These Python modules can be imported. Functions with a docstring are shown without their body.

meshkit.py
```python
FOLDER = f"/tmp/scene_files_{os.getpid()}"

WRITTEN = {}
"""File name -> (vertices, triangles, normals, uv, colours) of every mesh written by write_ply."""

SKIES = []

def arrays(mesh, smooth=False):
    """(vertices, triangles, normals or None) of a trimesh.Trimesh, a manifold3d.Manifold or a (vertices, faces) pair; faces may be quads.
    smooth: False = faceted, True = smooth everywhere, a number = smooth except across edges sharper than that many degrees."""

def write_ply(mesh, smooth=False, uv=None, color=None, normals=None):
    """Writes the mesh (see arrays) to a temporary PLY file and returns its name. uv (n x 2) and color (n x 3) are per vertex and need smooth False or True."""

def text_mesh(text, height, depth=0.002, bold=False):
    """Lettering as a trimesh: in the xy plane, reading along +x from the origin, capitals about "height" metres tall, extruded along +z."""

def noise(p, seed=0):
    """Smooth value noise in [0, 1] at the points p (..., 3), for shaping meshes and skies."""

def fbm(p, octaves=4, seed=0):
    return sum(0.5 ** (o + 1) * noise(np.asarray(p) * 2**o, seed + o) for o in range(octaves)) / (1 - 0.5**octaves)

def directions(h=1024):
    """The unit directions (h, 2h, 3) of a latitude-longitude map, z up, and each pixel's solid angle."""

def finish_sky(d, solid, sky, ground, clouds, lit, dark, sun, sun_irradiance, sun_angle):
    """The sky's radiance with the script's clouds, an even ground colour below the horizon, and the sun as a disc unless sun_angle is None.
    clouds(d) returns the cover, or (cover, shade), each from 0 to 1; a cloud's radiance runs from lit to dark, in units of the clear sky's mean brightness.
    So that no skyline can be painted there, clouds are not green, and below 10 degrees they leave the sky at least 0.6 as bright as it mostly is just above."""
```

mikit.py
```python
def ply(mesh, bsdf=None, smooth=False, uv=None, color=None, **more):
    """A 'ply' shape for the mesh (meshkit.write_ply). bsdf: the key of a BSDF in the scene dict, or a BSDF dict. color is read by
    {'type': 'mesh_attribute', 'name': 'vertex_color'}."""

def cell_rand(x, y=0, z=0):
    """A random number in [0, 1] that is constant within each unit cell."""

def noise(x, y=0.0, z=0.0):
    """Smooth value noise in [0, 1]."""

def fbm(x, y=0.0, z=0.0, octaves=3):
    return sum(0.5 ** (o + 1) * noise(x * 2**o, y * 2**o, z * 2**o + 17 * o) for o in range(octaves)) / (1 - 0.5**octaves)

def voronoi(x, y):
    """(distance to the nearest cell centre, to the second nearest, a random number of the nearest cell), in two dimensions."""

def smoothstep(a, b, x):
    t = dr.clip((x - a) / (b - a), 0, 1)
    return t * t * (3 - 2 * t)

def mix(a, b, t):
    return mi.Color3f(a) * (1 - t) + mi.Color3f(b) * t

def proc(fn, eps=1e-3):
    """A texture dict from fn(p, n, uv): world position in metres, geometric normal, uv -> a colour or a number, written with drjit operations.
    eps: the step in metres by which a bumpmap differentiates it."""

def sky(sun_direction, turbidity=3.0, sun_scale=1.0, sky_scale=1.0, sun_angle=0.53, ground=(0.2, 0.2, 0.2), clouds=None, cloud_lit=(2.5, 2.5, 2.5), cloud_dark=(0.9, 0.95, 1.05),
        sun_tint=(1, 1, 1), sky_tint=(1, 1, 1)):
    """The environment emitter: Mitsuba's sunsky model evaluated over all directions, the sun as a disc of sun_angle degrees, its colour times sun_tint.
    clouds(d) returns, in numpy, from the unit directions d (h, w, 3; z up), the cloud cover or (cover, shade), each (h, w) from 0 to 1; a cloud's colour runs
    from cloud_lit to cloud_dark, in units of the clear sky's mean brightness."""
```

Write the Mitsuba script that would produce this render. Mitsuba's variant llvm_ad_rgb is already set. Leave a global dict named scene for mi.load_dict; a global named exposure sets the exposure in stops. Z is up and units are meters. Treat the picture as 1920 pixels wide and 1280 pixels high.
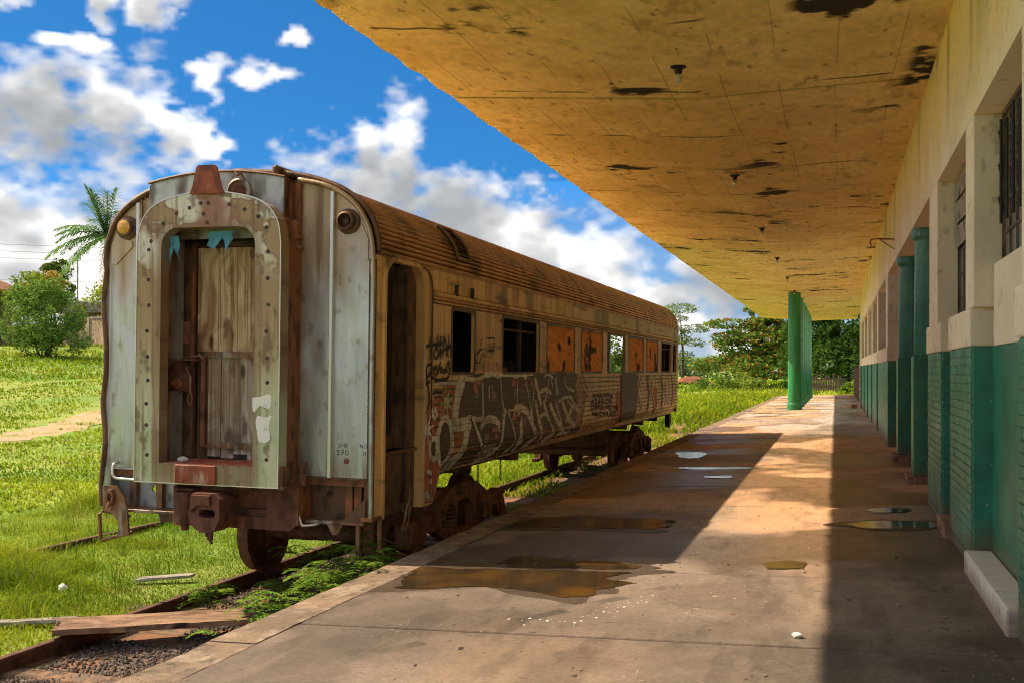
import math, json
import numpy as np, trimesh, drjit as dr, mitsuba as mi, mikit, meshkit
import manifold3d as m3
from shapely.geometry import Polygon, LineString, Point, box as sbox
from shapely.ops import unary_union
from mikit import noise, fbm, smoothstep, mix, proc
T = mi.ScalarTransform4f
rng = np.random.default_rng(11)

# ---------------------------------------------------------------- camera, sky, exposure
scene, labels = {}, {}
YAW = math.atan(607 / 2000.0)
scene['camera'] = {'type': 'perspective', 'fov': math.degrees(2 * math.atan(960 / 2000.0)), 'fov_axis': 'x',
                   'near_clip': 0.05, 'far_clip': 9000.0, 'principal_point_offset_x': 0.0, 'principal_point_offset_y': -0.0422,
                   'to_world': T().look_at(origin=[0, 0, 1.6], target=[-math.sin(YAW), math.cos(YAW), 1.6], up=[0, 0, 1])}
exposure = 4.6

BLOBS = [  # cumulus, mostly seen between the roof and the canopy: azimuth (degrees from +y, right positive), elevation of the base and the top, half width
    (-41, 9.8, 15.6, 3.4), (-37.2, 10.0, 15.4, 2.6), (-34.3, 10.2, 13.6, 2.0), (-45, 9, 15, 4), (-32.6, 10.4, 12.2, 1.4),
    (-43, 0, 10.2, 4.5), (-37, 0, 10.0, 4), (-32, 0, 9.3, 3), (-29.3, 0, 11.4, 2.4), (-26.6, 0, 12.0, 2.2), (-24.3, 5, 11.6, 1.7), (-22.7, 6.5, 14.3, 1.5), (-24.6, 9.5, 13.4, 1.3), (-20.3, 6.0, 11.2, 2.0), (-18.2, 6.2, 10.5, 1.2),
    (-22, 0, 6.8, 3.4), (-15.9, 3.0, 9.7, 1.7), (-13.6, 4.2, 8.0, 1.5), (-17.6, 2, 7.4, 1.8), (-11.6, 3.0, 6.2, 1.5), (-9.6, 3.0, 4.9, 1.4), (-14, 0, 3.4, 2.6), (-7.9, 1.2, 3.7, 1.5), (-10.5, 0, 2.5, 2.5), (-4.5, 0, 3.0, 2.2), (-27, -1, 8.6, 12), (-12.6, 3, 8.3, 3.2), (-16.5, 4, 10.0, 2.6), (-9.5, 2, 5.6, 2.5), (-14, -1, 4.2, 9), (-39, -1, 9, 9), (-19, 4, 9.2, 4), (-6, 1.5, 9.0, 2.6),  # last one unseen, added for white reflections in the puddles
    (-32.6, 13.7, 15.7, 1.05), (-30.6, 14.0, 15.2, 1.2), (-29.4, 14.3, 15.3, 1.0), (-40.2, 15.8, 16.6, 1.0), (-38.4, 15.2, 16.6, 1.3), (-37.9, 16.9, 19.6, .9), (-35.3, 16.8, 20, 1.0), (-33.6, 17.5, 20, 1.5), (-42, 17.3, 20, 1.2), (-28.4, 16.5, 17.5, .6)]


def clouds(d):
    el = np.degrees(np.arcsin(np.clip(d[..., 2], -1, 1)))
    az = np.degrees(np.arctan2(d[..., 0], d[..., 1]))
    q = np.stack([d[..., 0], d[..., 1], d[..., 2] * 1.4], -1)
    w1, w2 = meshkit.fbm(q * 14, 4, 31) - .5, meshkit.fbm(q * 14, 4, 47) - .5
    az, el = az + 2.6 * w1, el + 2.2 * w2                    # ragged outlines
    billow = 1 - 2 * np.abs(meshkit.fbm(q * 26, 4, 21) - .5)
    fine = meshkit.fbm(q * 60, 4, 5) - .5
    big = meshkit.fbm(q * 3.2, 4, 8)
    sw, sl, sz = np.zeros(el.shape) + 1e-9, np.zeros(el.shape), np.zeros(el.shape)
    for a, b0, b1, ra in BLOBS:
        m, h = .5 * (b0 + b1), .5 * (b1 - b0)
        k = np.exp(7 * (1 - np.sqrt(((az - a) / ra) ** 2 + ((el - m) / h) ** 2)).clip(-2.5, 1))
        sw += k
        sz += k * min(1, ((b1 - b0) / 4.5) ** 1.5)
        sl += k * np.clip((el - b0) / (b1 - b0) + .18 * (a - az) / ra, 0, 1)
    body, light, size = np.log(sw) / 7, sl / sw, sz / sw
    out = np.clip((np.abs(az + 20) - 28) / 8, 0, 1) + np.clip((el - 19.5) / 3, 0, 1)
    out = np.clip(out, 0, 1)
    body = body * (1 - out) + (big - .36) * 3.2 * out  # extra cloud cover out of view, added for more ambient light
    light = light * (1 - out) + out * .75
    cover = np.clip((body + .02 + .5 * (billow - .82) + (1.1 + 1.3 * (1 - size)) * fine + .5 * (mid := meshkit.fbm(q * 18 + 3, 4, 91) - .5)) * 1.8, 0, 1)
    veil = .55 * np.clip((10 - el) / 8, 0, 1) * (.5 + mid)
    mott = meshkit.fbm(q * 9, 4, 71)
    thick = np.clip(body * 2.0, 0, 1) * (size * (1 - out) + out)
    shade = 1.5 * (.82 - light) * thick + 2.6 * (mott - .47) * thick + .9 * (.84 - billow) * (.3 + .7 * thick) + .8 * mid + .5 * fine + .20 * (1 - out) * size
    cover = cover + (1 - cover) * np.clip(veil, 0, .6)
    shade = np.clip(shade, 0, None)
    return cover, np.clip(1.05 * (1 - np.exp(-1.7 * shade)), 0, 1)


SUN = (-0.675, -0.005, 0.737)
scene['sky'] = mikit.sky(SUN, turbidity=2.6, sun_scale=0.21, sky_scale=1.0, ground=(0.16, 0.15, 0.07), clouds=clouds,
                         cloud_lit=(7.0, 6.8, 6.5), cloud_dark=(1.6, 1.72, 1.86), sun_tint=(1.0, .95, .86), sky_tint=(.024, .090, .155))


# ---------------------------------------------------------------- helpers
def put(name, mesh, mat, parent=None, smooth=False, tf=None, label=None, color=None, cat=None, group=None, kind=None):
    k = (parent + '__' if parent else '') + name
    base, n = k, 0
    while k in scene or k in reserved:
        n += 1
        k = f'{base}_{n:03d}'
    if tf is not None:
        if isinstance(mesh, m3.Manifold):
            mm = mesh.to_mesh()
            mesh = (mm.vert_properties[:, :3], mm.tri_verts)
        if isinstance(mesh, (tuple, list)):
            mesh = (tf(np.asarray(mesh[0], float)), mesh[1])
        else:
            mesh = trimesh.Trimesh(tf(np.asarray(mesh.vertices)), mesh.faces, process=False)
    scene[k] = mikit.ply(mesh, mat, smooth=smooth, color=color)
    tag(k, label, cat, group, kind)
    return k


reserved = set()


def tag(k, label=None, cat=None, group=None, kind=None):
    e = {a: b for a, b in (('label', label), ('category', cat), ('group', group), ('kind', kind)) if b}
    if e:
        labels[k] = e


def thing(name, label, cat, group=None):
    k, n = name, 0
    while k in scene or k in reserved:
        n += 1
        k = f'{name}_{n:03d}'
    reserved.add(k)
    tag(k, label, cat, group)
    return k


def cat_(ms):
    vs, fs, n = [], [], 0
    for m in ms:
        v, f, _ = meshkit.arrays(m)
        vs.append(v); fs.append(f + n); n += len(v)
    return (np.vstack(vs), np.vstack(fs))


def box(x0, x1, y0, y1, z0, z1, b=0.0):
    x0, x1 = min(x0, x1), max(x0, x1); y0, y1 = min(y0, y1), max(y0, y1); z0, z1 = min(z0, z1), max(z0, z1)
    if not b:
        m = trimesh.creation.box((x1 - x0, y1 - y0, z1 - z0)); m.apply_translation(((x0 + x1) / 2, (y0 + y1) / 2, (z0 + z1) / 2)); return m
    b = min(b, .45 * min(x1 - x0, y1 - y0, z1 - z0))
    P = []
    for x, sx in ((x0, 1), (x1, -1)):
        for y, sy in ((y0, 1), (y1, -1)):
            for z, sz in ((z0, 1), (z1, -1)):
                P += [(x, y + sy * b, z + sz * b), (x + sx * b, y, z + sz * b), (x + sx * b, y + sy * b, z)]
    return m3.Manifold.hull_points(np.array(P, float))


def frame_from(dirv):
    d = np.asarray(dirv, float); d = d / np.linalg.norm(d)
    a = np.cross(d, [0, 0, 1] if abs(d[2]) < .9 else [1, 0, 0]); a /= np.linalg.norm(a)
    return d, a, np.cross(d, a)


def tube(pts, r, n=10, cap=True):
    P = np.asarray(pts, float); r = np.broadcast_to(np.asarray(r, float), len(P))
    t = np.gradient(P, axis=0); an = np.arange(n) * 2 * np.pi / n
    V = []; _, a, b = frame_from(t[0])
    for p, tt, rr in zip(P, t, r):
        d = tt / (np.linalg.norm(tt) + 1e-12); a = a - d * (a @ d); a /= np.linalg.norm(a) + 1e-12; b = np.cross(d, a)
        V.append(p + rr * (np.cos(an)[:, None] * a + np.sin(an)[:, None] * b))
    V = np.vstack(V); F = []
    for i in range(len(P) - 1):
        for j in range(n):
            k = (j + 1) % n
            F += [(i * n + j, i * n + k, (i + 1) * n + k), (i * n + j, (i + 1) * n + k, (i + 1) * n + j)]
    if cap:
        c0 = len(V); V = np.vstack([V, P[0], P[-1]]); o = (len(P) - 1) * n
        for j in range(n):
            k = (j + 1) % n
            F += [(c0, k, j), (c0 + 1, o + j, o + k)]
    return (V, np.array(F))


def cyl(p0, p1, r, n=20):
    return tube([p0, p1], r, n)


def lathe(prof, n=24, axis='z', at=(0, 0, 0)):
    pr = np.asarray(prof, float); an = np.arange(n) * 2 * np.pi / n
    V = np.concatenate([np.stack([r * np.cos(an), r * np.sin(an), np.full(n, z)], 1) for r, z in pr]); F = []
    for i in range(len(pr) - 1):
        for j in range(n):
            k = (j + 1) % n
            F += [(i * n + j, i * n + k, (i + 1) * n + k), (i * n + j, (i + 1) * n + k, (i + 1) * n + j)]
    if axis == 'y':
        V = V[:, [0, 2, 1]] * [1, -1, 1]
    if axis == 'x':
        V = V[:, [2, 0, 1]]
    return (V + np.array(at, float), np.array(F))


def prism(poly, d0, d1, plane='xz'):
    """A shapely polygon (or points) given in a plane, extruded along the third axis from d0 to d1."""
    p = poly if hasattr(poly, 'geom_type') else Polygon(poly)
    if not p.is_valid:
        p = p.buffer(0)
    out = []
    for g in getattr(p, 'geoms', [p]):
        if g.is_empty or g.geom_type != 'Polygon':
            continue
        m = trimesh.creation.extrude_polygon(g, abs(d1 - d0), engine='earcut'); v = np.array(m.vertices); w = v[:, 2] + min(d0, d1)
        f = np.array(m.faces)
        if plane == 'xz':
            v = np.stack([v[:, 0], w, v[:, 1]], 1); f = f[:, ::-1]
        elif plane == 'yz':
            v = np.stack([w, v[:, 0], v[:, 1]], 1)
        else:
            v = np.stack([v[:, 0], v[:, 1], w], 1)
        out.append((v, f))
    return cat_(out)


def rrect(x0, x1, z0, z1, r):
    return sbox(x0 + r, z0 + r, x1 - r, z1 - r).buffer(r, quad_segs=6)


def spline(pts, n=8):
    P = np.asarray(pts, float); Q = np.vstack([2 * P[0] - P[1], P, 2 * P[-1] - P[-2]]); out = []
    for i in range(1, len(Q) - 2):
        for t in np.linspace(0, 1, n, endpoint=False):
            a, b, c, d = Q[i - 1:i + 3]
            out.append(.5 * (2 * b + (c - a) * t + (2 * a - 5 * b + 4 * c - d) * t * t + (3 * b - a - 3 * c + d) * t ** 3))
    return np.array(out + [P[-1]])


def grid(xs, ys, zf):
    X, Y = np.meshgrid(xs, ys, indexing='ij'); Z = zf(X, Y); n = len(ys)
    V = np.stack([X, Y, Z], -1).reshape(-1, 3); i, j = np.meshgrid(np.arange(len(xs) - 1), np.arange(n - 1), indexing='ij')
    a = (i * n + j).ravel()
    return (V, np.vstack([np.stack([a, a + n, a + n + 1], 1), np.stack([a, a + n + 1, a + 1], 1)]))


# ---------------------------------------------------------------- materials
def two(b):
    return {'type': 'twosided', 'b': b}


def prin(color, rough=.6, metal=0.0, spec=.5, bump=None, bscale=.004, eps=2e-3, **more):
    b = {'type': 'principled', 'base_color': proc(color) if callable(color) else {'type': 'rgb', 'value': list(color)}, 'roughness': proc(rough) if callable(rough) else rough,
         'metallic': proc(metal) if callable(metal) else metal, 'specular': spec, **more}
    if bump:
        b = {'type': 'bumpmap', 'tex': proc(bump, eps), 'scale': bscale, 'b': b}
    return two(b)


def mat(name, *a, **k):
    scene[name] = prin(*a, **k)
    return name


def c3(*a):
    return mi.Color3f(*a)


def rusty(base, rust, amount, sx=3.0, sz=.8, dark=.5):
    """Painted or bare metal with vertical run-off streaks and rust patches."""
    def fn(p, n, uv):
        st = fbm(p.x * sx * 4, p.y * sx * 4, p.z * sz, 3)
        pt = fbm(p.x * sx, p.y * sx, p.z * sx, 4)
        k = smoothstep(1 - amount, 1.25 - amount, .5 * st + .5 * pt + .25)
        c = mix(base, rust, k)
        return c * (1 - dark * smoothstep(.45, .75, fbm(p.x * 14 + 5, p.y * 14, p.z * 6, 2)))
    return fn


def side_metal(p, n, uv):   # stainless side, brown put in for the reflected platform and canopy: gold on the letter board, streaked, dirtier low down
    st = fbm(p.y * 7, p.z * .7, 3.1, 3)
    fine = fbm(p.y * 30, p.z * 1.5, 1.0, 2)
    c = mix((.86, .57, .24), (.62, .39, .16), smoothstep(.35, .65, st))
    c = mix(c, c3(.62, .52, .13), smoothstep(12, 20, p.y + 6 * (fbm(p.y * .8, p.z * .4, 3, 3) - .5)) * smoothstep(2.15, 2.45, p.z) * .7)
    c = mix(c, c3(.16, .12, .06), smoothstep(.64, .74, fbm(p.y * 2.6, p.z * .35, 12, 3)) * smoothstep(2.2, 2.5, p.z) * .7)
    c = mix(c, c3(.20, .12, .06), smoothstep(.58, .8, fine) * .35)
    return mix(c, c3(.10, .065, .04), smoothstep(.60, .78, fbm(p.y * 2, p.z * 9, 7.7, 3)) * .75)


def roof_metal(p, n, uv):
    st = .5 + .6 * (fbm(p.y * 6, p.z * .8, p.x * .8, 3) - .5)
    c = mix((.70, .44, .21), (.46, .27, .13), smoothstep(.35, .68, st))
    return mix(c, c3(.06, .04, .03), smoothstep(.58, .8, fbm(p.y * 1.6, p.z * 5, 2.0, 4)) * .6)


mat('m_side', side_metal, .42, .3)
mat('m_roof', roof_metal, .42, .7)
mat('m_rib', rusty((.62, .47, .27), (.16, .10, .06), .55, 2.0), .4, .5)


def end_metal(p, n, uv):    # galvanised end sheets: grey, green below, brown run-off from the top
    st = fbm(p.x * 20, p.z * .7, 2.2, 3)
    wide = fbm(p.x * 5, p.z * .8, 4.2, 3)
    h = smoothstep(2.0, 2.95, p.z + .55 * (st - .5) + .9 * (wide - .5))
    c = mix((.53, .54, .56), (.47, .54, .49), smoothstep(1.5, .4, p.z + .6 * (wide - .5)))
    c = c * (.88 + .24 * fbm(p.x * 40, p.z * 6, 3, 3))
    c = mix(c, c3(.44, .27, .11), h * .8)
    c = mix(c, c3(.17, .11, .06), smoothstep(.58, .74, st) * h * .75)
    c = mix(c, c3(.30, .20, .12), smoothstep(.60, .80, wide) * .55)
    c = mix(c, c3(.26, .16, .10), smoothstep(1.0, .62, p.z) * smoothstep(.45, .7, fbm(p.x * 12, p.z * 2, 6, 3)) * .6)
    return mix(c, c3(.30, .20, .12), smoothstep(.62, .8, fbm(p.x * 11, p.z * 7, 5, 4)) * .6)


mat('m_end', end_metal, lambda p, n, uv: .28 + .3 * fbm(p.x * 6, p.z * 3, 0, 2), .62, bump=lambda p, n, uv: fbm(p.x * 3.5, p.z * 2.0, 1.0, 2), bscale=.05, eps=6e-3)


def gang_metal(p, n, uv):   # gangway frame: bare metal patches near the top, green low down, rust running from the bolts
    st = fbm(p.x * 30, p.z * 1.2, 4.0, 3)
    soft = fbm(p.x * 3.5, p.z * 2.6, 8.0, 4)
    patch = fbm(p.x * 3.2 + .6 * soft, p.z * 3.6, 2.0, 4)
    top = smoothstep(2.35, 2.75, p.z)
    c = mix((.54, .55, .40), (.36, .24, .13), smoothstep(.9, 2.2, p.z + 1.1 * (st - .5)))
    c = mix(c, c3(.38, .46, .30), smoothstep(.5, .62, soft) * smoothstep(1.6, .8, p.z) * .6)
    c = mix(c, c3(.70, .66, .56), smoothstep(.50, .545, patch) * top * .85)
    c = mix(c, c3(.20, .13, .085), smoothstep(.47, .495, patch) * smoothstep(.525, .50, patch) * top * .7)
    c = mix(c, c3(.24, .11, .055), smoothstep(.55, .72, st) * (.35 + .5 * soft))
    c = mix(c, c3(.30, .14, .085), smoothstep(.55, .66, fbm(p.x * 2.2, p.z * 3, 15, 3)) * top * .7)
    lx = p.x + 5.57 - .014 * (p.z + .7)
    edge = dr.maximum(dr.abs(lx + .025) - .495, p.z - 2.91)
    c = mix(c, c3(.22, .12, .065), smoothstep(.10 + .10 * (st - .3), .0, edge) * (.35 + .6 * soft))
    c = mix(c, c3(.28, .12, .075), smoothstep(.22, .08, dr.abs(lx + .04) + .25 * (soft - .5)) * smoothstep(2.55, 2.8, p.z) * .8)
    return mix(c, c3(.17, .10, .06), smoothstep(.56, .76, fbm(p.x * 13, p.z * 8, 9, 4)) * .75)


mat('m_gang', gang_metal, .5, .3)
mat('m_hood', rusty((.46, .49, .50), (.20, .15, .11), .30, 2.2, 1.5), .5, .35)
mat('m_rust', rusty((.34, .14, .075), (.15, .062, .038), .55, 4.0, 3.0), .8, .1)
mat('m_rustred', rusty((.30, .07, .035), (.42, .30, .24), .24, 5.0, 4.0), .7, .05)
mat('m_rustdark', rusty((.15, .082, .055), (.28, .115, .06), .5, 5.0, 5.0), .8, .1)
mat('m_rustpipe', rusty((.15, .085, .055), (.34, .13, .055), .36, 3.0, 1.2), .7, .2)
mat('m_step', rusty((.42, .40, .37), (.24, .12, .06), .5, 5.0, 4.0), .55, .35)
mat('m_brownsheet', rusty((.33, .25, .16), (.15, .08, .045), .55, 3.0, 1.0), .6, .25)
mat('m_darkmetal', rusty((.035, .03, .028), (.09, .05, .035), .4, 4.0, 2.0), .6, .2)
mat('m_inner', (.03, .025, .025), .8)
mat('m_black', (.012, .011, .012), .6)
mat('m_chrome', (.62, .60, .57), .35, .8)
mat('m_amber', (.62, .33, .06), .25, clearcoat=.6)
mat('m_cloth', (.10, .33, .50), .9)
mat('m_stonelight', (.50, .48, .44), .9)


def wood_fn(a, b, d, kx=9.0, along='z'):
    def fn(p, n, uv):
        if along == 'z':
            l, s, t = p.z, p.x, p.y
        else:                                                # boards lying on the ground, roughly this way
            l, s, t = .87 * p.x + .5 * p.y, .87 * p.y - .5 * p.x, p.z
        w = fbm(s * 3.0, t * 2.2, l * 1.6, 3)
        g = fbm(s * kx * 5 + 5 * w, t * 9, l * 1.3, 3)
        broad = fbm(s * kx + 7 * w, t * 4, l * 1.3 + 3 * w, 3)
        c = mix(a, b, smoothstep(.36, .60, .3 * g + .7 * broad))
        v1, v2, vr = mikit.voronoi(s * 4.2, l * 1.5 + 3)
        knot = smoothstep(.16, .05, v1) * smoothstep(.45, .5, vr)
        c = mix(c, mi.Color3f(d), smoothstep(.58, .72, fbm(s * 6 + 3, t * 6, l * 2.2, 4)) * .85)
        c = mix(c, mi.Color3f(d), smoothstep(.60, .66, fbm(s * kx * 9, t * 5, l * .9, 2)) * .6)
        return mix(c, mi.Color3f(d) * .6, knot)
    return fn


mat('m_planktop', wood_fn((.72, .56, .36), (.40, .23, .11), (.16, .075, .03), 7.0), .8)
mat('m_planklow', wood_fn((.62, .54, .45), (.32, .23, .16), (.14, .085, .055), 7.0), .85)


def ply_fn(p, n, uv):
    w = fbm(p.y * 1.6, p.z * 1.6, 2, 3)
    ring = .5 + .5 * dr.sin(34 * p.z + 30 * w)
    c = mix((.86, .40, .09), (.62, .23, .05), smoothstep(.3, .8, ring) * .6 + .3 * w)
    return mix(c, c3(.05, .02, .015), smoothstep(.64, .74, fbm(p.y * 3.2, p.z * 3.6, 9, 4)))


mat('m_ply', ply_fn, .75)


def paint(c, lost=.35):
    c2 = tuple(.45 * x + .02 for x in c)

    def fn(p, n, uv):
        s = fbm(p.y * 22, p.z * 3, 1.7, 3)
        return mix(c, c2, smoothstep(.42, .75, s) * .75) * (1 - lost * smoothstep(.5, .75, fbm(p.y * 5, p.z * 12, 4, 3)))
    return fn


mat('p_pale', paint((.74, .74, .58)), .55)
mat('p_dark', paint((.095, .068, .05)), .5, .1)
mat('p_grey', paint((.24, .21, .21)), .55)
mat('p_red', paint((.52, .17, .10)), .6)
mat('p_orange', paint((.62, .19, .05)), .6)
mat('p_peach', paint((.60, .36, .22)), .6)
mat('p_black', (.018, .016, .016), .6)
mat('p_white', paint((.8, .78, .72), .2), .6)
mat('p_pink', paint((.66, .26, .20)), .6)
mat('p_green', paint((.56, .64, .32)), .6)


def soffit(p, n, uv):       # ochre-painted concrete: mottled, with faint board marks, pour joints, and soot along some of them
    b = fbm(p.x * 1.1, p.y * 1.1, 3, 4)
    c = mix((.88, .67, .30), (.76, .55, .22), smoothstep(.35, .65, b))
    c = mix(c, c3(.78, .58, .30), smoothstep(.4, .7, fbm(p.x * .45, p.y * .3, 8, 3)) * smoothstep(-2.6, -.4, p.x) * .7)
    c = c * (.84 + .32 * fbm(p.x * 16, p.y * 9, 3, 3))
    c = mix(c, c3(.42, .25, .08), smoothstep(.54, .76, fbm(p.x * 5, p.y * 2.6, 1.5, 5)) * .6)
    c = mix(c, c3(.30, .17, .06), smoothstep(.66, .76, fbm(p.x * 9, p.y * 4, 6.5, 4)) * .7)
    u = p.x / .62 + .15 * (noise(p.y * .7, 3.3) - .5)
    c = mix(c, c3(.24, .14, .05), smoothstep(.026, .0, dr.abs(u - dr.round(u))) * smoothstep(.42, .6, noise(p.y * 1.3 + 9 * dr.round(u), 2.0)) * .45)
    u = (p.y + .14 * (fbm(p.x * 2, p.y * .5, 2, 3) - .5)) / 2.55 + .06
    near = dr.abs(u - dr.round(u)) * 2.55
    c = mix(c, c3(.07, .04, .02), smoothstep(.045, .012, near) * smoothstep(.42, .62, noise(p.x * 2.3, dr.round(u) * 3.1)) * .85)
    soot = smoothstep(.60, .68, fbm(p.x * 2.6, p.y * 3.2, 4.4, 6) + .16 * smoothstep(.5, .0, near) + .05 * smoothstep(-.6, .6, p.x))
    return mix(c, c3(.03, .024, .02), soot * smoothstep(.66, .80, noise(p.x * .9, p.y * .5, 7)))


mat('m_soffit', soffit, .85, bump=lambda p, n, uv: fbm(p.x * 24, p.y * 24, 1.0, 2), bscale=.006)


def plaster(p, n, uv):      # cream render, mildewed near the canopy, dusty lower down
    c = mix((.80, .72, .60), (.70, .61, .48), smoothstep(.3, .7, fbm(p.y * .9, p.z * 1.5, p.x * 2, 3)))
    yel = smoothstep(3.3, 4.6, p.z + .8 * (fbm(p.y * 1.7, p.z * .5, 2, 3) - .5))
    c = mix(c, c3(.74, .58, .22), yel * .85)
    c = mix(c, c3(.20, .17, .07), smoothstep(.50, .72, fbm(p.y * 2.2, p.z * .7, 5, 4)) * smoothstep(3.5, 4.9, p.z) * .6)
    return mix(c, c3(.34, .28, .20), smoothstep(.62, .8, fbm(p.y * 11, p.z * 11, p.x * 11, 3)) * .5)


mat('m_plaster', plaster, .85, bump=lambda p, n, uv: fbm(p.y * 40, p.z * 40, p.x * 40, 2), bscale=.003)


def greenpaint(p, n, uv):
    c = mix((.034, .215, .14), (.024, .155, .105), smoothstep(.3, .7, fbm(p.y * 3, p.z * 3, p.x * 3, 3)))
    c = mix(c, c3(.06, .22, .16), smoothstep(.6, .75, fbm(p.y * 1.2, p.z * 5, p.x, 3)) * .5)
    c = mix(c, c3(.45, .45, .40), smoothstep(.80, .82, fbm(p.y * 30, p.z * 22, p.x * 30, 2)) * .6)
    return mix(c, c3(.16, .09, .05), smoothstep(.30, .0, p.z - .2 * fbm(p.y * 5, p.x * 5, 1, 2)) * .7)


mat('m_green', greenpaint, .38, bump=lambda p, n, uv: fbm(p.y * 30, p.z * 30, p.x * 30, 2), bscale=.003)


def columnpaint(p, n, uv):
    c = mix((.04, .30, .10), (.03, .22, .075), smoothstep(.3, .7, fbm(p.y * 4, p.z * 1.2, p.x * 4, 3)))
    return mix(c, c3(.22, .20, .12), smoothstep(.66, .78, fbm(p.y * 9, p.z * 6, p.x * 9, 3)) * .6)


mat('m_column', columnpaint, .4)


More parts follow.
